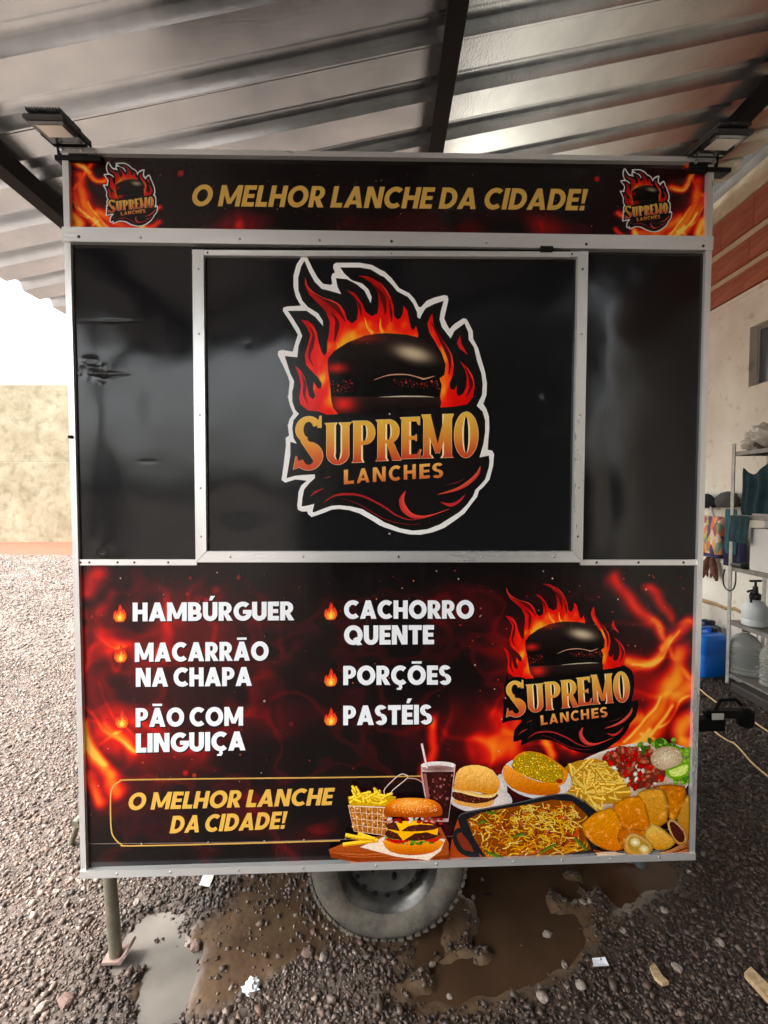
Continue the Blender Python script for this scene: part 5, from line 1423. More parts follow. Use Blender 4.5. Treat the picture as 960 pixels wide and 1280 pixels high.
# litter
def litter(name, pts, z, th, material, lab, cat, lift=None):
    P = [ground_pt(*p) for p in pts]
    n = len(P)
    zb = max(float(height(np.array([p[0] for p in P]), np.array([p[1] for p in P])).max()), WL) + z
    b = MB()
    b.add([(p[0], p[1], zb + (lift[i] if lift else 0)) for i, p in enumerate(P)] + [(p[0], p[1], zb + th + (lift[i] if lift else 0)) for i, p in enumerate(P)],
          [tuple(range(n))[::-1], tuple(range(n, 2 * n))] + [(k, (k + 1) % n, n + (k + 1) % n, n + k) for k in range(n)])
    o = b.build(name, material)
    return tag(o, lab, cat)
m_paper = mat('white_paper', S(226, 228, 234), rough=.7, var=.03)
litter('paper_scrap', [(740, 1204), (756, 1204), (761, 1213), (742, 1215)], .012, .002, m_paper, 'small white paper scrap on the mud right of the wheel', 'paper', [0, .004, .0, .003])
litter('tape_strip', [(259, 1086), (271, 1088), (262, 1112), (249, 1109)], .008, .002, mat('white_tape', S(196, 186, 172), rough=.6), 'pale strip of tape on the ground below the trailer edge', 'tape', [.004, 0, .003, 0])
m_wood = mat('split_wood', S(150, 122, 88), rough=.8, c2=S(186, 160, 122), vscale=20, stretch=(1, 6, 1), bump=.3)
litter('wood_splinter', [(930, 1226), (938, 1220), (962, 1246), (976, 1262), (962, 1262)], .010, .018, m_wood, 'long pale wood splinter on the dark gravel', 'wood', [0, .004, .008, 0, 0])
litter('wood_chip', [(812, 1216), (818, 1212), (828, 1228), (836, 1236), (828, 1238), (818, 1230)], .010, .012, m_wood, 'short wood chip lying in the gravel near the paper scrap', 'wood')

# ------------------------------------------------------------------ yard wall far left
def concrete_mat():
    m, t, p = mat_new('stained_concrete')
    N, L = t.nodes, t.links
    tc = N.new('ShaderNodeTexCoord')
    n = N.new('ShaderNodeTexNoise'); n.inputs['Scale'].default_value = .9; n.inputs['Detail'].default_value = 9; n.inputs['Roughness'].default_value = .68
    L.new(tc.outputs['Object'], n.inputs['Vector'])
    r = N.new('ShaderNodeValToRGB')
    r.color_ramp.elements[0].position = .34; r.color_ramp.elements[0].color = (*S(112, 102, 78), 1)
    r.color_ramp.elements[1].position = .66; r.color_ramp.elements[1].color = (*S(148, 140, 116), 1)
    L.new(n.outputs['Fac'], r.inputs[0])
    n2 = N.new('ShaderNodeTexNoise'); n2.inputs['Scale'].default_value = 3.2; n2.inputs['Detail'].default_value = 8
    L.new(tc.outputs['Object'], n2.inputs['Vector'])
    r2 = N.new('ShaderNodeValToRGB'); r2.color_ramp.elements[0].position = .33; r2.color_ramp.elements[0].color = (.50, .46, .38, 1); r2.color_ramp.elements[1].position = .50; r2.color_ramp.elements[1].color = (1, 1, 1, 1)
    L.new(n2.outputs['Fac'], r2.inputs[0])
    mx = N.new('ShaderNodeMix'); mx.data_type = 'RGBA'; mx.blend_type = 'MULTIPLY'; mx.inputs['Factor'].default_value = .55
    L.new(r.outputs[0], mx.inputs['A']); L.new(r2.outputs[0], mx.inputs['B']); L.new(mx.outputs['Result'], p.inputs['Base Color'])
    b = N.new('ShaderNodeBump'); b.inputs['Strength'].default_value = .4; b.inputs['Distance'].default_value = .03
    L.new(n2.outputs['Fac'], b.inputs['Height']); L.new(b.outputs[0], p.inputs['Normal'])
    p.inputs['Roughness'].default_value = .9
    return m
yw = empty('concrete_wall', (-10, 15.7, 0))
tag(yw, 'tall stained cream concrete yard wall behind the gravel', 'wall')
MC = concrete_mat()
for i, x in enumerate(np.arange(-38, 26, 16.0)):
    for j, (z0, z1) in enumerate(((-.1, 2.798), (2.802, 5.48))):
        o = MB().box(x, x + 15.99, .0 + .010 * (j % 2), .25, z0, z1, .008).build('wall_panel', MC, yw)

# ------------------------------------------------------------------ building wall on the right
WXW = 3.35
def plaster_mat():
    m, t, p = mat_new('cream_plaster')
    N, L = t.nodes, t.links
    tc = N.new('ShaderNodeTexCoord')
    n = N.new('ShaderNodeTexNoise'); n.inputs['Scale'].default_value = 1.4; n.inputs['Detail'].default_value = 8; n.inputs['Roughness'].default_value = .6
    L.new(tc.outputs['Object'], n.inputs['Vector'])
    r = N.new('ShaderNodeValToRGB')
    r.color_ramp.elements[0].position = .3; r.color_ramp.elements[0].color = (*S(214, 202, 182), 1)
    r.color_ramp.elements[1].position = .6; r.color_ramp.elements[1].color = (*S(236, 228, 212), 1)
    L.new(n.outputs['Fac'], r.inputs[0])
    n2 = N.new('ShaderNodeTexNoise'); n2.inputs['Scale'].default_value = 9; n2.inputs['Detail'].default_value = 8
    L.new(tc.outputs['Object'], n2.inputs['Vector'])
    r2 = N.new('ShaderNodeValToRGB'); r2.color_ramp.elements[0].position = .30; r2.color_ramp.elements[0].color = (.66, .58, .48, 1); r2.color_ramp.elements[1].position = .40; r2.color_ramp.elements[1].color = (1, 1, 1, 1)
    L.new(n2.outputs['Fac'], r2.inputs[0])
    mx = N.new('ShaderNodeMix'); mx.data_type = 'RGBA'; mx.blend_type = 'MULTIPLY'; mx.inputs['Factor'].default_value = .6
    L.new(r.outputs[0], mx.inputs['A']); L.new(r2.outputs[0], mx.inputs['B']); L.new(mx.outputs['Result'], p.inputs['Base Color'])
    b = N.new('ShaderNodeBump'); b.inputs['Strength'].default_value = .25; b.inputs['Distance'].default_value = .01
    L.new(n2.outputs['Fac'], b.inputs['Height']); L.new(b.outputs[0], p.inputs['Normal'])
    p.inputs['Roughness'].default_value = .85
    return m
MP = plaster_mat()
m_band = mat('rough_cement_band', S(184, 164, 132), rough=.9, c2=S(208, 190, 158), vscale=8, bump=.6, bscale=40)
m_grey = mat('grey_render', S(120, 114, 104), rough=.9, c2=S(150, 144, 132), vscale=4, bump=.3)
m_brick = mat('terracotta_brick', S(150, 74, 52), rough=.85, c2=S(178, 104, 76), vscale=9, bump=.45, bscale=70, stretch=(1, .35, 3))
side = empty('side_wall', (WXW, 2.0, 0))
tag(side, 'cream plastered side wall with exposed red brick courses under the roof', 'wall')
Y0, Y1 = -5.0, 9.0
WIN = (1.62, 2.16, 2.64, 3.18)   # window opening, y and z, measured from the wall's origin
b = MB()
b.box(0, .2, Y0, WIN[0], -.1, 3.53).box(0, .2, WIN[1], Y1, -.1, 3.53).box(0, .2, WIN[0], WIN[1], -.1, WIN[2]).box(0, .2, WIN[0], WIN[1], WIN[3], 3.53)
b.build('plaster', MP, side)
MB().box(.022, .2, Y0, Y1, 3.5305, 4.385).build('mortar', m_band, side)
rb = random.Random(2)
bmesh_cache = []
for k in range(4):
    bmesh_cache.append(None)
for z0, z1 in ((3.545, 3.73), (3.795, 4.01), (4.085, 4.37)):
    me = MB().box(-.012, .10, -.1945, .1945, -(z1 - z0) / 2, (z1 - z0) / 2, .004).mesh('brick')
    me.materials.append(m_brick)
    y = Y0 + .2 + rb.uniform(0, .2)
    while y < Y1 - .2:
        o = link('brick', me, None, side, (rb.uniform(.0, .008), y, (z0 + z1) / 2 + rb.uniform(-.003, .003)), (0, 0, 0))
        y += .391
MB().box(-.018, .2, Y0, Y1, 4.386, 4.60, .01).build('cement_band', m_band, side)
MB().box(.0, .2, Y0, Y1, 4.6005, 5.3).build('upper_render', m_grey, side)
MB().box(-.012, .0, Y0, Y1, 3.49, 3.528, .004).build('plaster_lip', MP, side)
MB().box(-4.3, .0, -5.6, -5.4, -.1, 4.55).build('unseen_dark_wall', mat('dark_blocker_grey', S(70, 69, 67), rough=.9, c2=S(92, 90, 86), vscale=4, bump=.3), side)  # added unseen behind the camera: blocks light and darkens the panel reflections
rl = random.Random(4)
b = MB()
ys = np.arange(-1.0, 5.0, .12)
zz = [(.535 + rl.uniform(-.02, .02), rl.uniform(.014, .034)) for _ in ys]
for (ya, (za, ha)), (yb_, (zb_, hb)) in zip(zip(ys, zz), zip(ys[1:], zz[1:])):
    b.add([(-.014, ya, za), (-.014, yb_, zb_), (-.014, yb_, zb_ + hb), (-.014, ya, za + ha), (.002, ya, za - .01), (.002, yb_, zb_ - .01), (.002, yb_, zb_ + hb + .01), (.002, ya, za + ha + .01)], [(0, 1, 2, 3), (4, 0, 3, 7), (5, 6, 2, 1), (0, 4, 5, 1), (3, 2, 6, 7)])
b.build('cracked_ledge', mat('crumbling_brown_mortar', S(150, 116, 72), rough=.95, c2=S(186, 158, 116), vscale=25, bump=.6), side)
wn = MB().box(.07, .10, WIN[0], WIN[0] + .03, WIN[2], WIN[3]).box(.07, .10, WIN[1] - .03, WIN[1], WIN[2], WIN[3]).box(.071, .099, WIN[0] + .03, WIN[1] - .03, WIN[2], WIN[2] + .03).box(.071, .099, WIN[0] + .03, WIN[1] - .03, WIN[3] - .03, WIN[3]).box(.072, .098, (WIN[0] + WIN[1]) / 2 - .012, (WIN[0] + WIN[1]) / 2 + .012, WIN[2] + .03, WIN[3] - .03).build('window', mat('grey_window_frame', S(150, 146, 138), rough=.5), side)
for s_ in (0, 1):
    ya = WIN[0] + .031 if s_ == 0 else (WIN[0] + WIN[1]) / 2 + .0125
    yb_ = (WIN[0] + WIN[1]) / 2 - .0125 if s_ == 0 else WIN[1] - .031
    MB().box(.083, .088, ya, yb_, WIN[2] + .031, WIN[3] - .031).build('pane', mat('dusty_glass', S(96, 98, 96), rough=.2), wn)

# ------------------------------------------------------------------ shed roof
SL = .20
RX0, RX1 = -3.0, 3.2
RZ = lambda x: CAM_H + 2.30 + SL * x
roof = empty('shed_roof', (RX0 + .05, -2.5, 0))
tag(roof, 'open shed roof of galvanised trapezoidal sheets on black steel beams', 'roof')
def rel(p): return (p[0] - (RX0 + .05), p[1] + 2.5, p[2])
pitch = .34
prof = [(0, 0), (.16, 0), (.166, .0), (.192, .058), (.300, .058), (.326, 0)]   # y, z within one rib pitch
def sheet(y0, ribs, dz):
    pts = []
    for k in range(ribs):
        for yy, zz_ in prof: pts.append((y0 + k * pitch + yy, zz_))
    pts.append((y0 + ribs * pitch + .05, 0))
    # small stiffening grooves in the pans
    P = []
    for (ya, za), (yb_, zb_) in zip(pts, pts[1:]):
        P.append((ya, za))
        if abs(za - zb_) < 1e-6 and za > 0 and yb_ - ya > .09:
            for f, g in ((.42, 0), (.47, -.006), (.53, -.006), (.58, 0)): P.append((ya + f * (yb_ - ya), za + g))
    P.append(pts[-1])
    n = len(P)
    b = MB()
    xs = np.linspace(RX0, RX1, 13)
    rr = random.Random(int(y0 * 100))
    v, f = [], []
    for th in (0, .0012):
        for x in xs:
            sag = -.006 * abs(math.sin((x + 2.08) * math.pi / 2.35)) + rr.uniform(-.0015, .0015)
            for yy, zz_ in P: v.append(rel((x, yy, RZ(x) + zz_ + dz + th + sag)))
    m_ = len(xs) * n
    for i in range(len(xs) - 1):
        for j in range(n - 1):
            a_ = i * n + j
            f.append((a_, a_ + 1, a_ + n + 1, a_ + n)); f.append((m_ + a_, m_ + a_ + n, m_ + a_ + n + 1, m_ + a_ + 1))
    for j in range(n - 1):
        f.append((j, m_ + j, m_ + j + 1, j + 1)); e = (len(xs) - 1) * n
        f.append((e + j, e + j + 1, m_ + e + j + 1, m_ + e + j))
    me = bpy.data.meshes.new('roof_sheet'); me.from_pydata(v, [], f)
    return link('roof_sheet', me, M['galv'], roof)
MB().add([rel(p) for p in ((RX1 - .10, -3.1, RZ(RX1) + .055), (WXW + .0, -3.1, RZ(RX1) + .12), (WXW + .0, 7.2, RZ(RX1) + .12), (RX1 - .10, 7.2, RZ(RX1) + .055), (RX1 - .10, -3.1, RZ(RX1) + .058), (WXW, -3.1, RZ(RX1) + .123), (WXW, 7.2, RZ(RX1) + .123), (RX1 - .10, 7.2, RZ(RX1) + .058))], [(0, 1, 2, 3), (7, 6, 5, 4), (0, 4, 5, 1), (1, 5, 6, 2), (2, 6, 7, 3), (3, 7, 4, 0)]).build('light_gap_strip', M['galv'], roof)  # added strip that stops daylight leaking through the gap at the wall
k = 0
y = -3.0
while y < 7.0:
    sheet(y, 4, .0022 * (k % 2)); y += 4 * pitch; k += 1
for x in (-2.08, .34, 2.60):
    zb_ = RZ(x) - .010
    MB().box(*[c for c in (rel((x - .035, 0, 0))[0], rel((x + .035, 0, 0))[0])], .0 - .45, 9.4, zb_ - .115, zb_ - .001, .004).box(rel((x - .048, 0, 0))[0], rel((x + .048, 0, 0))[0], -.452, 9.402, zb_ - .123, zb_ - .1152, .002).build('roof_beam', M['steel_black'], roof)
for y in (6.4, -2.4):
    v = []
    yy = y + 2.5
    sl = [(RX0 + .0, RZ(RX0) - .142), (WXW + .02, RZ(WXW) - .142), (WXW + .02, RZ(WXW) - .30), (RX0 + .0, RZ(RX0) - .30)]
    MB().prism([(p[0] - (RX0 + .05), p[1]) for p in sl], yy - .04, yy + .04).build('rafter', M['steel_black'], roof)
    MB().box(-.06, .06, yy - .06, yy + .06, -.05, RZ(RX0 + .05) - .301).build('roof_post', M['steel_black'], roof)

# ------------------------------------------------------------------ storage rack and what is on it
m_rack = mat('chipped_white_rack', S(186, 184, 176), rough=.5, metal=.2, c2=S(150, 146, 138), vscale=22)
m_shelf = mat('grey_shelf_steel', S(150, 146, 138), rough=.5, metal=.4, c2=S(112, 106, 98), vscale=12)
m_blk = mat('black_plastic', (.012, .012, .013), rough=.45, bump=.1)
rack = empty('storage_rack', (3.0, 3.88, 0))
tag(rack, 'white steel storage rack with loaded shelves against the plastered wall', 'rack')
for (x, y) in ((.0, 0), (.30, 0), (0, -1.3), (.30, -1.3)):
    b = MB().box(x, x + .032, y - .003, y, .0, 2.09).box(x, x + .003, y - .035, y - .0031, .0, 2.09)
    p_ = b.build('rack_post', m_rack, rack)
    h_ = MB()
    for z in np.arange(.1, 2.05, .06): h_.box(x + .011, x + .021, y - .0036, y - .00305, z, z + .016)
    tag(h_.build('slot_row', m_blk, p_), kind='stuff')
for z in (.10, .56, 1.03, 1.48, 2.02):
    b = MB().box(.004, .332, -1.32, -.004, z - .002, z).box(.004, .007, -1.32, -.004, z - .034, z - .0021).box(.329, .332, -1.32, -.004, z - .034, z - .0021).box(.0072, .3288, -.007, -.004, z - .034, z - .0021)
    b.build('shelf', m_shelf, rack)

def blob(name, c, s, seed, amp, material, sub=3, flat=True, freq=2.0, parent=None):
    import bmesh
    bm = bmesh.new()
    bmesh.ops.create_icosphere(bm, subdivisions=sub, radius=1)
    for v in bm.verts:
        n = v.co.normalized()
        f = 1 + amp * 2 * (float(fbm(n.x * freq + seed * 5 + n.z * 1.3, n.y * freq + n.z * 2.1 + 7, seed)) - .5)
        f2 = 1 + amp * .5 * math.sin(n.x * 9 + n.z * 7 + seed) * math.sin(n.y * 8 - n.z * 5)
        v.co = Vector((n.x * s[0], n.y * s[1], n.z * s[2])) * f * f2
        if flat: v.co.z = max(v.co.z, -s[2] * .8)
    z0 = min(v.co.z for v in bm.verts)
    for v in bm.verts: v.co.z -= z0
    me = bpy.data.meshes.new(name); bm.to_mesh(me); bm.free()
    me.polygons.foreach_set('use_smooth', [True] * len(me.polygons))
    return link(name, me, material, parent, c)
gq = ground_pt(314, 1234)
o = blob('paper_lump', (gq[0], gq[1], float(height(np.array([gq[0]]), np.array([gq[1]]))[0]) - .002), (.028, .022, .016), 17, .6, m_paper, 3, freq=3.2)
o.data.polygons.foreach_set('use_smooth', [False] * len(o.data.polygons))
tag(o, 'crumpled white paper lump on the gravel below the brown mud', 'paper')
# clear bag with dark things on the top shelf
m_bag, t_, p_ = mat_new('clear_plastic_bag')
p_.inputs['Base Color'].default_value = (*S(205, 196, 180), 1); p_.inputs['Roughness'].default_value = .25; p_.inputs['Alpha'].default_value = .55
tag(blob('plastic_bag', (3.15, 3.70, 2.022), (.13, .19, .11), 3, .45, m_bag, 4), 'crumpled translucent plastic bag on the top shelf of the rack', 'bag')
tag(blob('dark_bundle', (3.14, 3.70, 2.0215), (.10, .15, .055), 5, .25, mat('dark_brown_cloth', S(66, 54, 44), rough=.9, c2=S(96, 80, 64), vscale=14)), 'flat dark brown bundle inside the plastic bag', 'bundle')
# clothes
m_teal = mat('dark_teal_cloth', S(20, 42, 48), rough=.9, c2=S(32, 64, 70), vscale=10, bump=.4, bscale=30)
m_navy = mat('black_cloth', S(16, 17, 22), rough=.9, c2=S(26, 28, 34), vscale=10, bump=.4, bscale=30)
def cloth(name, x, y0, y1, z0, z1, material, lab, cat, seed, thick=.05, xs=0.0, top=None):
    n, m_ = 28, 22
    v, f = [], []
    for side_ in (0, 1):
        for j in range(m_):
            t = j / (m_ - 1)
            for i in range(n):
                s_ = i / (n - 1)
                ze = z1 + (top(s_) if top else 0)
                e = math.sin(math.pi * s_) ** .35 * math.sin(math.pi * min(1, max(0, t * .98 + .01))) ** .3
                fold = .5 * math.sin(s_ * 19 + seed + 1.5 * math.sin(t * 3)) + .5 * (float(vnoise(s_ * 7 + seed, t * 2.5, seed)) - .5) * 2
                d = thick * e * (.6 + .4 * fold)
                v.append((x + (-d if side_ == 0 else d), y0 + (y1 - y0) * s_ + .008 * math.sin(t * 6 + seed), z0 + (ze - z0) * t))
    k = n * m_
    for j in range(m_ - 1):
        for i in range(n - 1):
            a_ = j * n + i
            f.append((a_, a_ + n, a_ + n + 1, a_ + 1)); f.append((k + a_, k + a_ + 1, k + a_ + n + 1, k + a_ + n))
    me = bpy.data.meshes.new(name); me.from_pydata(v, [], f)
    me.polygons.foreach_set('use_smooth', [True] * len(f))
    return tag(link(name, me, material), lab, cat)
cloth('folded_jacket', 3.09, 3.56, 3.86, 1.481, 1.87, m_teal, 'dark teal cloth folded upright on the second highest shelf', 'cloth', 1, .075, top=lambda s_: .05 * math.cos(s_ * 5))
cloth('folded_jacket', 3.09, 3.20, 3.55, 1.481, 1.86, m_navy, 'black cloth beside the dark teal cloth on the shelf', 'cloth', 4, .075)
cloth('hanging_cloth', 2.985, 3.66, 3.865, 1.25, 1.476, m_teal, 'dark teal cloth hanging over the edge below the folded jacket', 'cloth', 6, .012)
MB().box(3.005, 3.03, 3.50, 3.66, 1.4815, 1.4995, .003).build('packet', mat('grey_packet', S(160, 150, 150), rough=.5))
tag(bpy.data.objects['packet'], 'small pale packet in front of the folded jacket', 'packet')
bx_ = MB().box(3.03, 3.30, 3.30, 3.70, 1.0302, 1.38, .006).build('storage_box', mat('white_carton', S(214, 210, 200), rough=.7, var=.05, bump=.1))
tag(bx_, 'white carton box on the middle shelf of the rack', 'box')
MB().box(2.995, 3.29, 3.735, 3.87, 1.0302, 1.07, .012).build('dark_tray', m_blk)
tag(bpy.data.objects['dark_tray'], 'flat black tray at the end of the middle shelf', 'tray')
# strap hanging from the middle shelf
o = MB().tube([tuple(p) for p in catmull([(2.985, 3.78, 1.0), (2.982, 3.775, .91), (2.982, 3.80, .845), (2.982, 3.85, .825), (2.984, 3.90, .85), (2.985, 3.92, .92), (2.987, 3.905, 1.0)], 5)], .006, 6).build('hanging_strap', mat('grey_strap', S(64, 58, 56), rough=.8), smooth=40)
tag(o, 'grey strap looping down from the middle shelf', 'strap')
# pump sprayer
sp_ = empty('pump_sprayer', (3.09, 3.70, .5602))
tag(sp_, 'white pump sprayer bottle with black pump head on the lower shelf', 'sprayer')
m_white = mat('milky_plastic', S(214, 216, 214), rough=.35, var=.05)
MB().lathe([(.0, 0), (.075, 0), (.088, .01), (.09, .05), (.086, .06), (.09, .07), (.09, .14), (.084, .17), (.055, .205), (.036, .215), (.034, .225)], 24).build('tank', m_white, sp_, smooth=40)
MB().lathe([(.04, .222), (.042, .26), (.036, .27), (.022, .275), (.018, .33), (.010, .331), (.009, .37), (0, .37)], 16).build('pump_head', m_blk, sp_, smooth=40)
MB().box(-.05, .05, -.012, .012, .368, .384, .005).build('pump_handle', m_blk, sp_)
MB().tube([(-.03, -.01, .30), (-.075, -.02, .295), (-.082, -.02, .285)], .009, 8).box(-.06, -.045, -.03, -.015, .2, .29, .003).build('nozzle', m_blk, sp_, smooth=40)
o = MB().box(3.06, 3.28, 3.28, 3.52, .5602, .83, .03).build('black_toolbox', m_navy, smooth=40); tag(o, 'dark toolbox next to the pump sprayer', 'toolbox')
# blue jerrycans
def jerrycan(x, y, rz, material, lab, s=1.0):
    j = empty('jerrycan', (x, y, .0), (0, 0, rz))
    tag(j, lab, 'jerrycan', None)
    b = MB()
    Wd, Dp, H = .15 * s, .125 * s, .40 * s
    lv = [(.0, .90), (.012, .97), (.03, 1.0), (.20, 1.0), (.205, .985), (.215, .985), (.22, 1.0), (.34, 1.0), (.375, .93), (.385, .80)]
    n = 32
    v, f = [], []
    for z, k in lv:
        for i in range(n):
            a_ = 2 * math.pi * i / n
            ca, sa = math.cos(a_), math.sin(a_)
            ex = 2 / 5.0
            v.append((Wd * k * math.copysign(abs(ca) ** ex, ca), Dp * k * math.copysign(abs(sa) ** ex, sa), z * s))
    for i in range(len(lv) - 1):
        for q in range(n): f.append((i * n + q, i * n + (q + 1) % n, (i + 1) * n + (q + 1) % n, (i + 1) * n + q))
    f.append(tuple(range(n))[::-1]); f.append(tuple((len(lv) - 1) * n + q for q in range(n)))
    b.add(v, f).build('can_body', material, j, smooth=50)
    MB().box(-.075 * s, .06 * s, -.017 * s, .017 * s, .41 * s, .435 * s, .008).box(-.078 * s, -.05 * s, -.016 * s, .016 * s, .383 * s, .42 * s, .004).box(.035 * s, .062 * s, -.016 * s, .016 * s, .383 * s, .42 * s, .004).build('handle', material, j, smooth=40)
    MB().lathe([(.034 * s, .384 * s), (.036 * s, .41 * s), (.03 * s, .42 * s), (0, .42 * s)], 16, Matrix.Translation((.105 * s, .0, 0))).build('cap', m_blk, j, smooth=40)
m_blue = mat('blue_plastic', S(16, 118, 226), rough=.38, var=.08)
jerrycan(2.97, 4.10, .25, m_blue, 'bright blue plastic jerrycan on the gravel by the rack')
jerrycan(3.17, 4.42, .1, mat('dark_blue_plastic', S(18, 52, 92), rough=.4, var=.1), 'dark blue jerrycan behind the bright blue one', .95)
o = blob('black_sack', (2.86, 4.50, .0), (.16, .16, .40), 9, .2, m_navy); tag(o, 'black rubbish sack against the wall behind the jerrycan', 'sack')
# water jugs
def jug_mat():
    m, t, p = mat_new('dusty_clear_plastic')
    p.inputs['Base Color'].default_value = (*S(206, 206, 200), 1)
    p.inputs['Roughness'].default_value = .14
    p.inputs['Transmission Weight'].default_value = .75
    p.inputs['IOR'].default_value = 1.18
    return m
MJ = jug_mat()
def jug(x, y, lab, z=0.0):
    j = empty('water_jug', (x, y, z))
    tag(j, lab, 'water jug')
    pr = [(0, .004), (.09, 0), (.112, .012)]
    for k in range(6): pr += [(.116, .03 + k * .03), (.108, .043 + k * .03)]
    pr += [(.116, .215), (.116, .24), (.10, .29), (.07, .33), (.034, .35), (.026, .352), (.026, .372), (0, .373)]
    MB().lathe(pr, 28).build('bottle', MJ, j, smooth=40)
    MB().lathe([(.029, .368), (.029, .392), (.024, .396), (0, .396)], 14).build('screw_cap', mat('grey_cap', S(70, 66, 62), rough=.5), j, smooth=40)
    MB().tube([(.03, 0, .36), (.075, 0, .385), (.105, 0, .35), (.10, 0, .30)], .007, 8).build('carry_ring', MJ, j, smooth=40)
jug(3.135, 3.84, 'large clear ribbed water jug at the foot of the rack post', .1005)
jug(3.17, 3.56, 'second clear water jug farther along the lowest shelf', .1005)
o = MB().box(2.90, 3.34, 2.6, 3.70, .012, .085, .01).build('black_plank', mat('dark_stained_board', S(40, 34, 30), rough=.7, c2=S(66, 56, 48), vscale=12, stretch=(1, .2, 1))); tag(o, 'dark board lying along the foot of the rack', 'board')
# things hanging on the wall
hk = empty('coat_hook_rail', (3.34, 4.5, 1.56)); tag(hk, 'dark hook rail on the plastered wall left of the rack', 'hook rail')
MB().box(-.012, .012, -.30, .26, -.02, .02, .003).build('rail', m_blk, hk)
for y in (-.2, -.02, .16): MB().tube([(-.012, y, 0), (-.05, y, -.01), (-.058, y, .03)], .006, 6).build('hook', m_blk, hk)
o = blob('black_hat', (3.27, 4.55, 1.52), (.06, .16, .075), 12, .25, m_navy); tag(o, 'black hat hanging above the shopping bag', 'hat')
o = blob('grey_hat', (3.28, 4.28, 1.53), (.06, .15, .085), 14, .2, mat('grey_cloth', S(72, 68, 66), rough=.9)); tag(o, 'grey hat hanging beside the rack', 'hat')
def bag_mat():
    m, t, p = mat_new('printed_shopping_bag')
    N, L = t.nodes, t.links
    tc = N.new('ShaderNodeTexCoord')
    v = N.new('ShaderNodeTexVoronoi'); v.inputs['Scale'].default_value = 15
    mp = N.new('ShaderNodeMapping'); mp.inputs['Rotation'].default_value = (R(35), 0, 0); mp.inputs['Scale'].default_value = (1, 1.6, .7)
    L.new(tc.outputs['Object'], mp.inputs[0]); L.new(mp.outputs[0], v.inputs['Vector'])
    sp = N.new('ShaderNodeSeparateColor'); L.new(v.outputs['Color'], sp.inputs[0])
    r = N.new('ShaderNodeValToRGB'); r.color_ramp.interpolation = 'CONSTANT'
    cols = [S(214, 108, 56), S(222, 184, 150), S(170, 60, 48), S(236, 150, 60), S(120, 140, 110), S(206, 206, 196), S(60, 50, 96), S(190, 176, 60)]
    el = r.color_ramp.elements
    el[0].color = (*cols[0], 1); el[0].position = 0
    el[1].color = (*cols[1], 1); el[1].position = .13
    for k in range(2, 8):
        e = el.new(k * .125); e.color = (*cols[k], 1)
    L.new(sp.outputs[0], r.inputs[0]); L.new(r.outputs[0], p.inputs['Base Color'])
    p.inputs['Roughness'].default_value = .4
    return m
bagE = empty('shopping_bag', (3.26, 4.48, 1.04)); tag(bagE, 'colourful printed shopping bag with purple base hanging on the wall', 'bag')
def soft_bag(n, y0, y1, z0, z1, th, material, parent, name):
    b = MB()
    lv = 9
    v, f = [], []
    for j in range(lv):
        t = j / (lv - 1)
        w_ = 1 - .16 * t + .04 * math.sin(t * 9)
        d = th * (1 - .55 * t) * (1 if j else .8)
        for i in range(24):
            a_ = 2 * math.pi * i / 24
            ca, sa = math.cos(a_), math.sin(a_)
            v.append((d * math.copysign(abs(ca) ** .6, ca) * (1 + .1 * math.sin(5 * a_ + j)), (y0 + y1) / 2 + (y1 - y0) / 2 * w_ * math.copysign(abs(sa) ** .6, sa), z0 + (z1 - z0) * t))
    for j in range(lv - 1):
        for i in range(24): f.append((j * 24 + i, j * 24 + (i + 1) % 24, (j + 1) * 24 + (i + 1) % 24, (j + 1) * 24 + i))
    f.append(tuple(range(24))[::-1])
    b.add(v, f)
    return b.build(name, material, parent, smooth=60)
soft_bag(0, -.20, .20, .035, .40, .075, bag_mat(), bagE, 'bag_body')
soft_bag(0, -.205, .205, .0, .034, .078, mat('purple_base', S(58, 36, 96), rough=.6), bagE, 'bag_base')
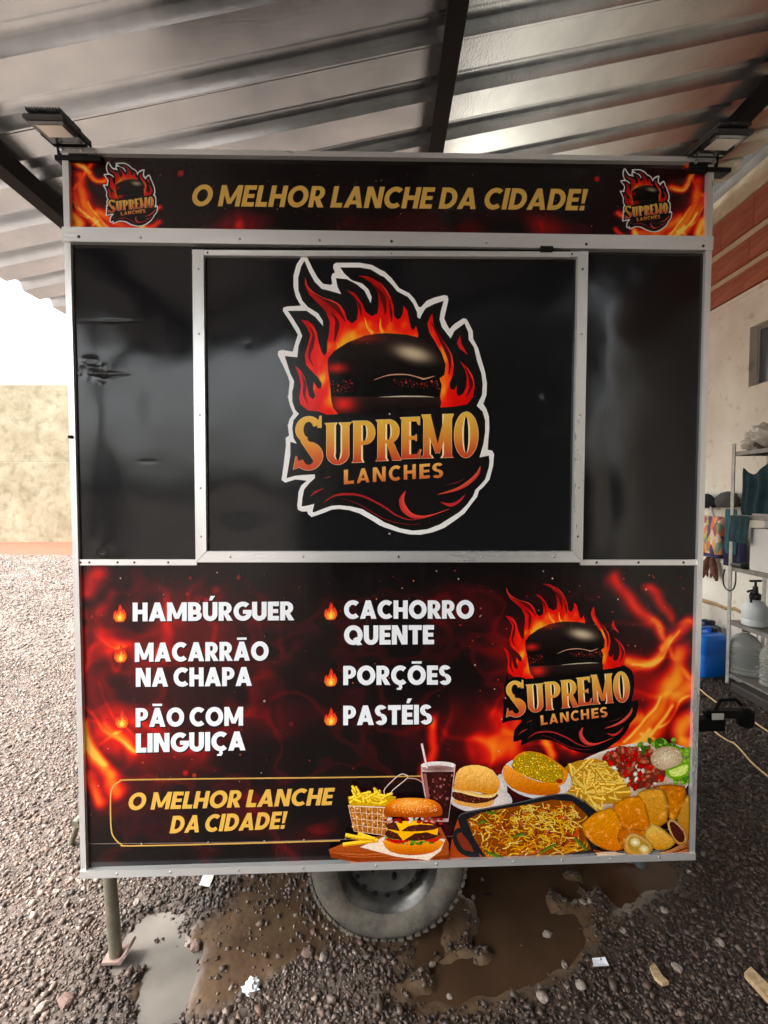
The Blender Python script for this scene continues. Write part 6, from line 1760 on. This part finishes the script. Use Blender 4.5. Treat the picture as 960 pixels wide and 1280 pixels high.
MB().tube([(-.03, -.11, .38), (-.04, -.08, .47), (0, .0, .50), (-.04, .08, .47), (-.03, .11, .38)], .009, 6).build('handle', mat('pale_handle', S(190, 186, 190), rough=.7), bagE, smooth=40)
cloth('teal_apron', 3.24, 4.10, 4.24, 1.10, 1.52, mat('teal_cloth', S(44, 92, 100), rough=.9, var=.15), 'narrow teal cloth hanging between the shopping bag and the rack', 'cloth', 8, .03)
cloth('navy_bag', 3.27, 4.02, 4.30, .98, 1.25, mat('navy_cloth', S(30, 28, 58), rough=.85, var=.2), 'navy bag hanging lowest beside the rack post', 'bag', 10, .06)
gl_ = empty('work_gloves', (3.30, 4.50, .80)); tag(gl_, 'brown worn gloves hanging below the shopping bag', 'gloves')
m_gl = mat('brown_leather', S(84, 46, 32), rough=.8, c2=S(120, 74, 54), vscale=30, bump=.4)
for s_ in (-1, 1):
    MB().tube([(0, s_ * .02, .24), (-.01, s_ * .04, .17), (-.012, s_ * .065, .10), (-.01, s_ * .10, .0)], [.012, .034, .036, .014], 10).tube([(-.012, s_ * .055, .11), (-.014, s_ * .03, .05), (-.014, s_ * .022, .02)], [.016, .013, .006], 8).build('glove', m_gl, gl_, smooth=60)
MB().tube([(0, 0, .22), (.01, 0, .26)], .006, 6).build('cord_loop', m_gl, gl_)
# extension cords on the ground
def cord(name, pts, z, r, material, lab):
    P = catmull([ground_pt(*p) for p in pts], 8)
    h = height(np.array([p[0] for p in P]), np.array([p[1] for p in P]))
    o = MB().tube([(p[0], p[1], float(h[i]) + z) for i, p in enumerate(P)], r, 7).build(name, material, smooth=60)
    return tag(o, lab, 'cord')
m_cord = mat('dusty_orange_cord', S(206, 170, 120), rough=.6)
cord('extension_cord', [(862, 835), (868, 856), (880, 868), (893, 878), (899, 884), (893, 904), (893, 915), (908, 927), (920, 934), (942, 958), (975, 985)], .014, .006, m_cord, 'pale orange extension cord running over the gravel under the drawbar')
cord('extension_cord', [(940, 902), (952, 912), (975, 926)], .014, .006, m_cord, 'short stretch of pale cord beyond the coupling head')
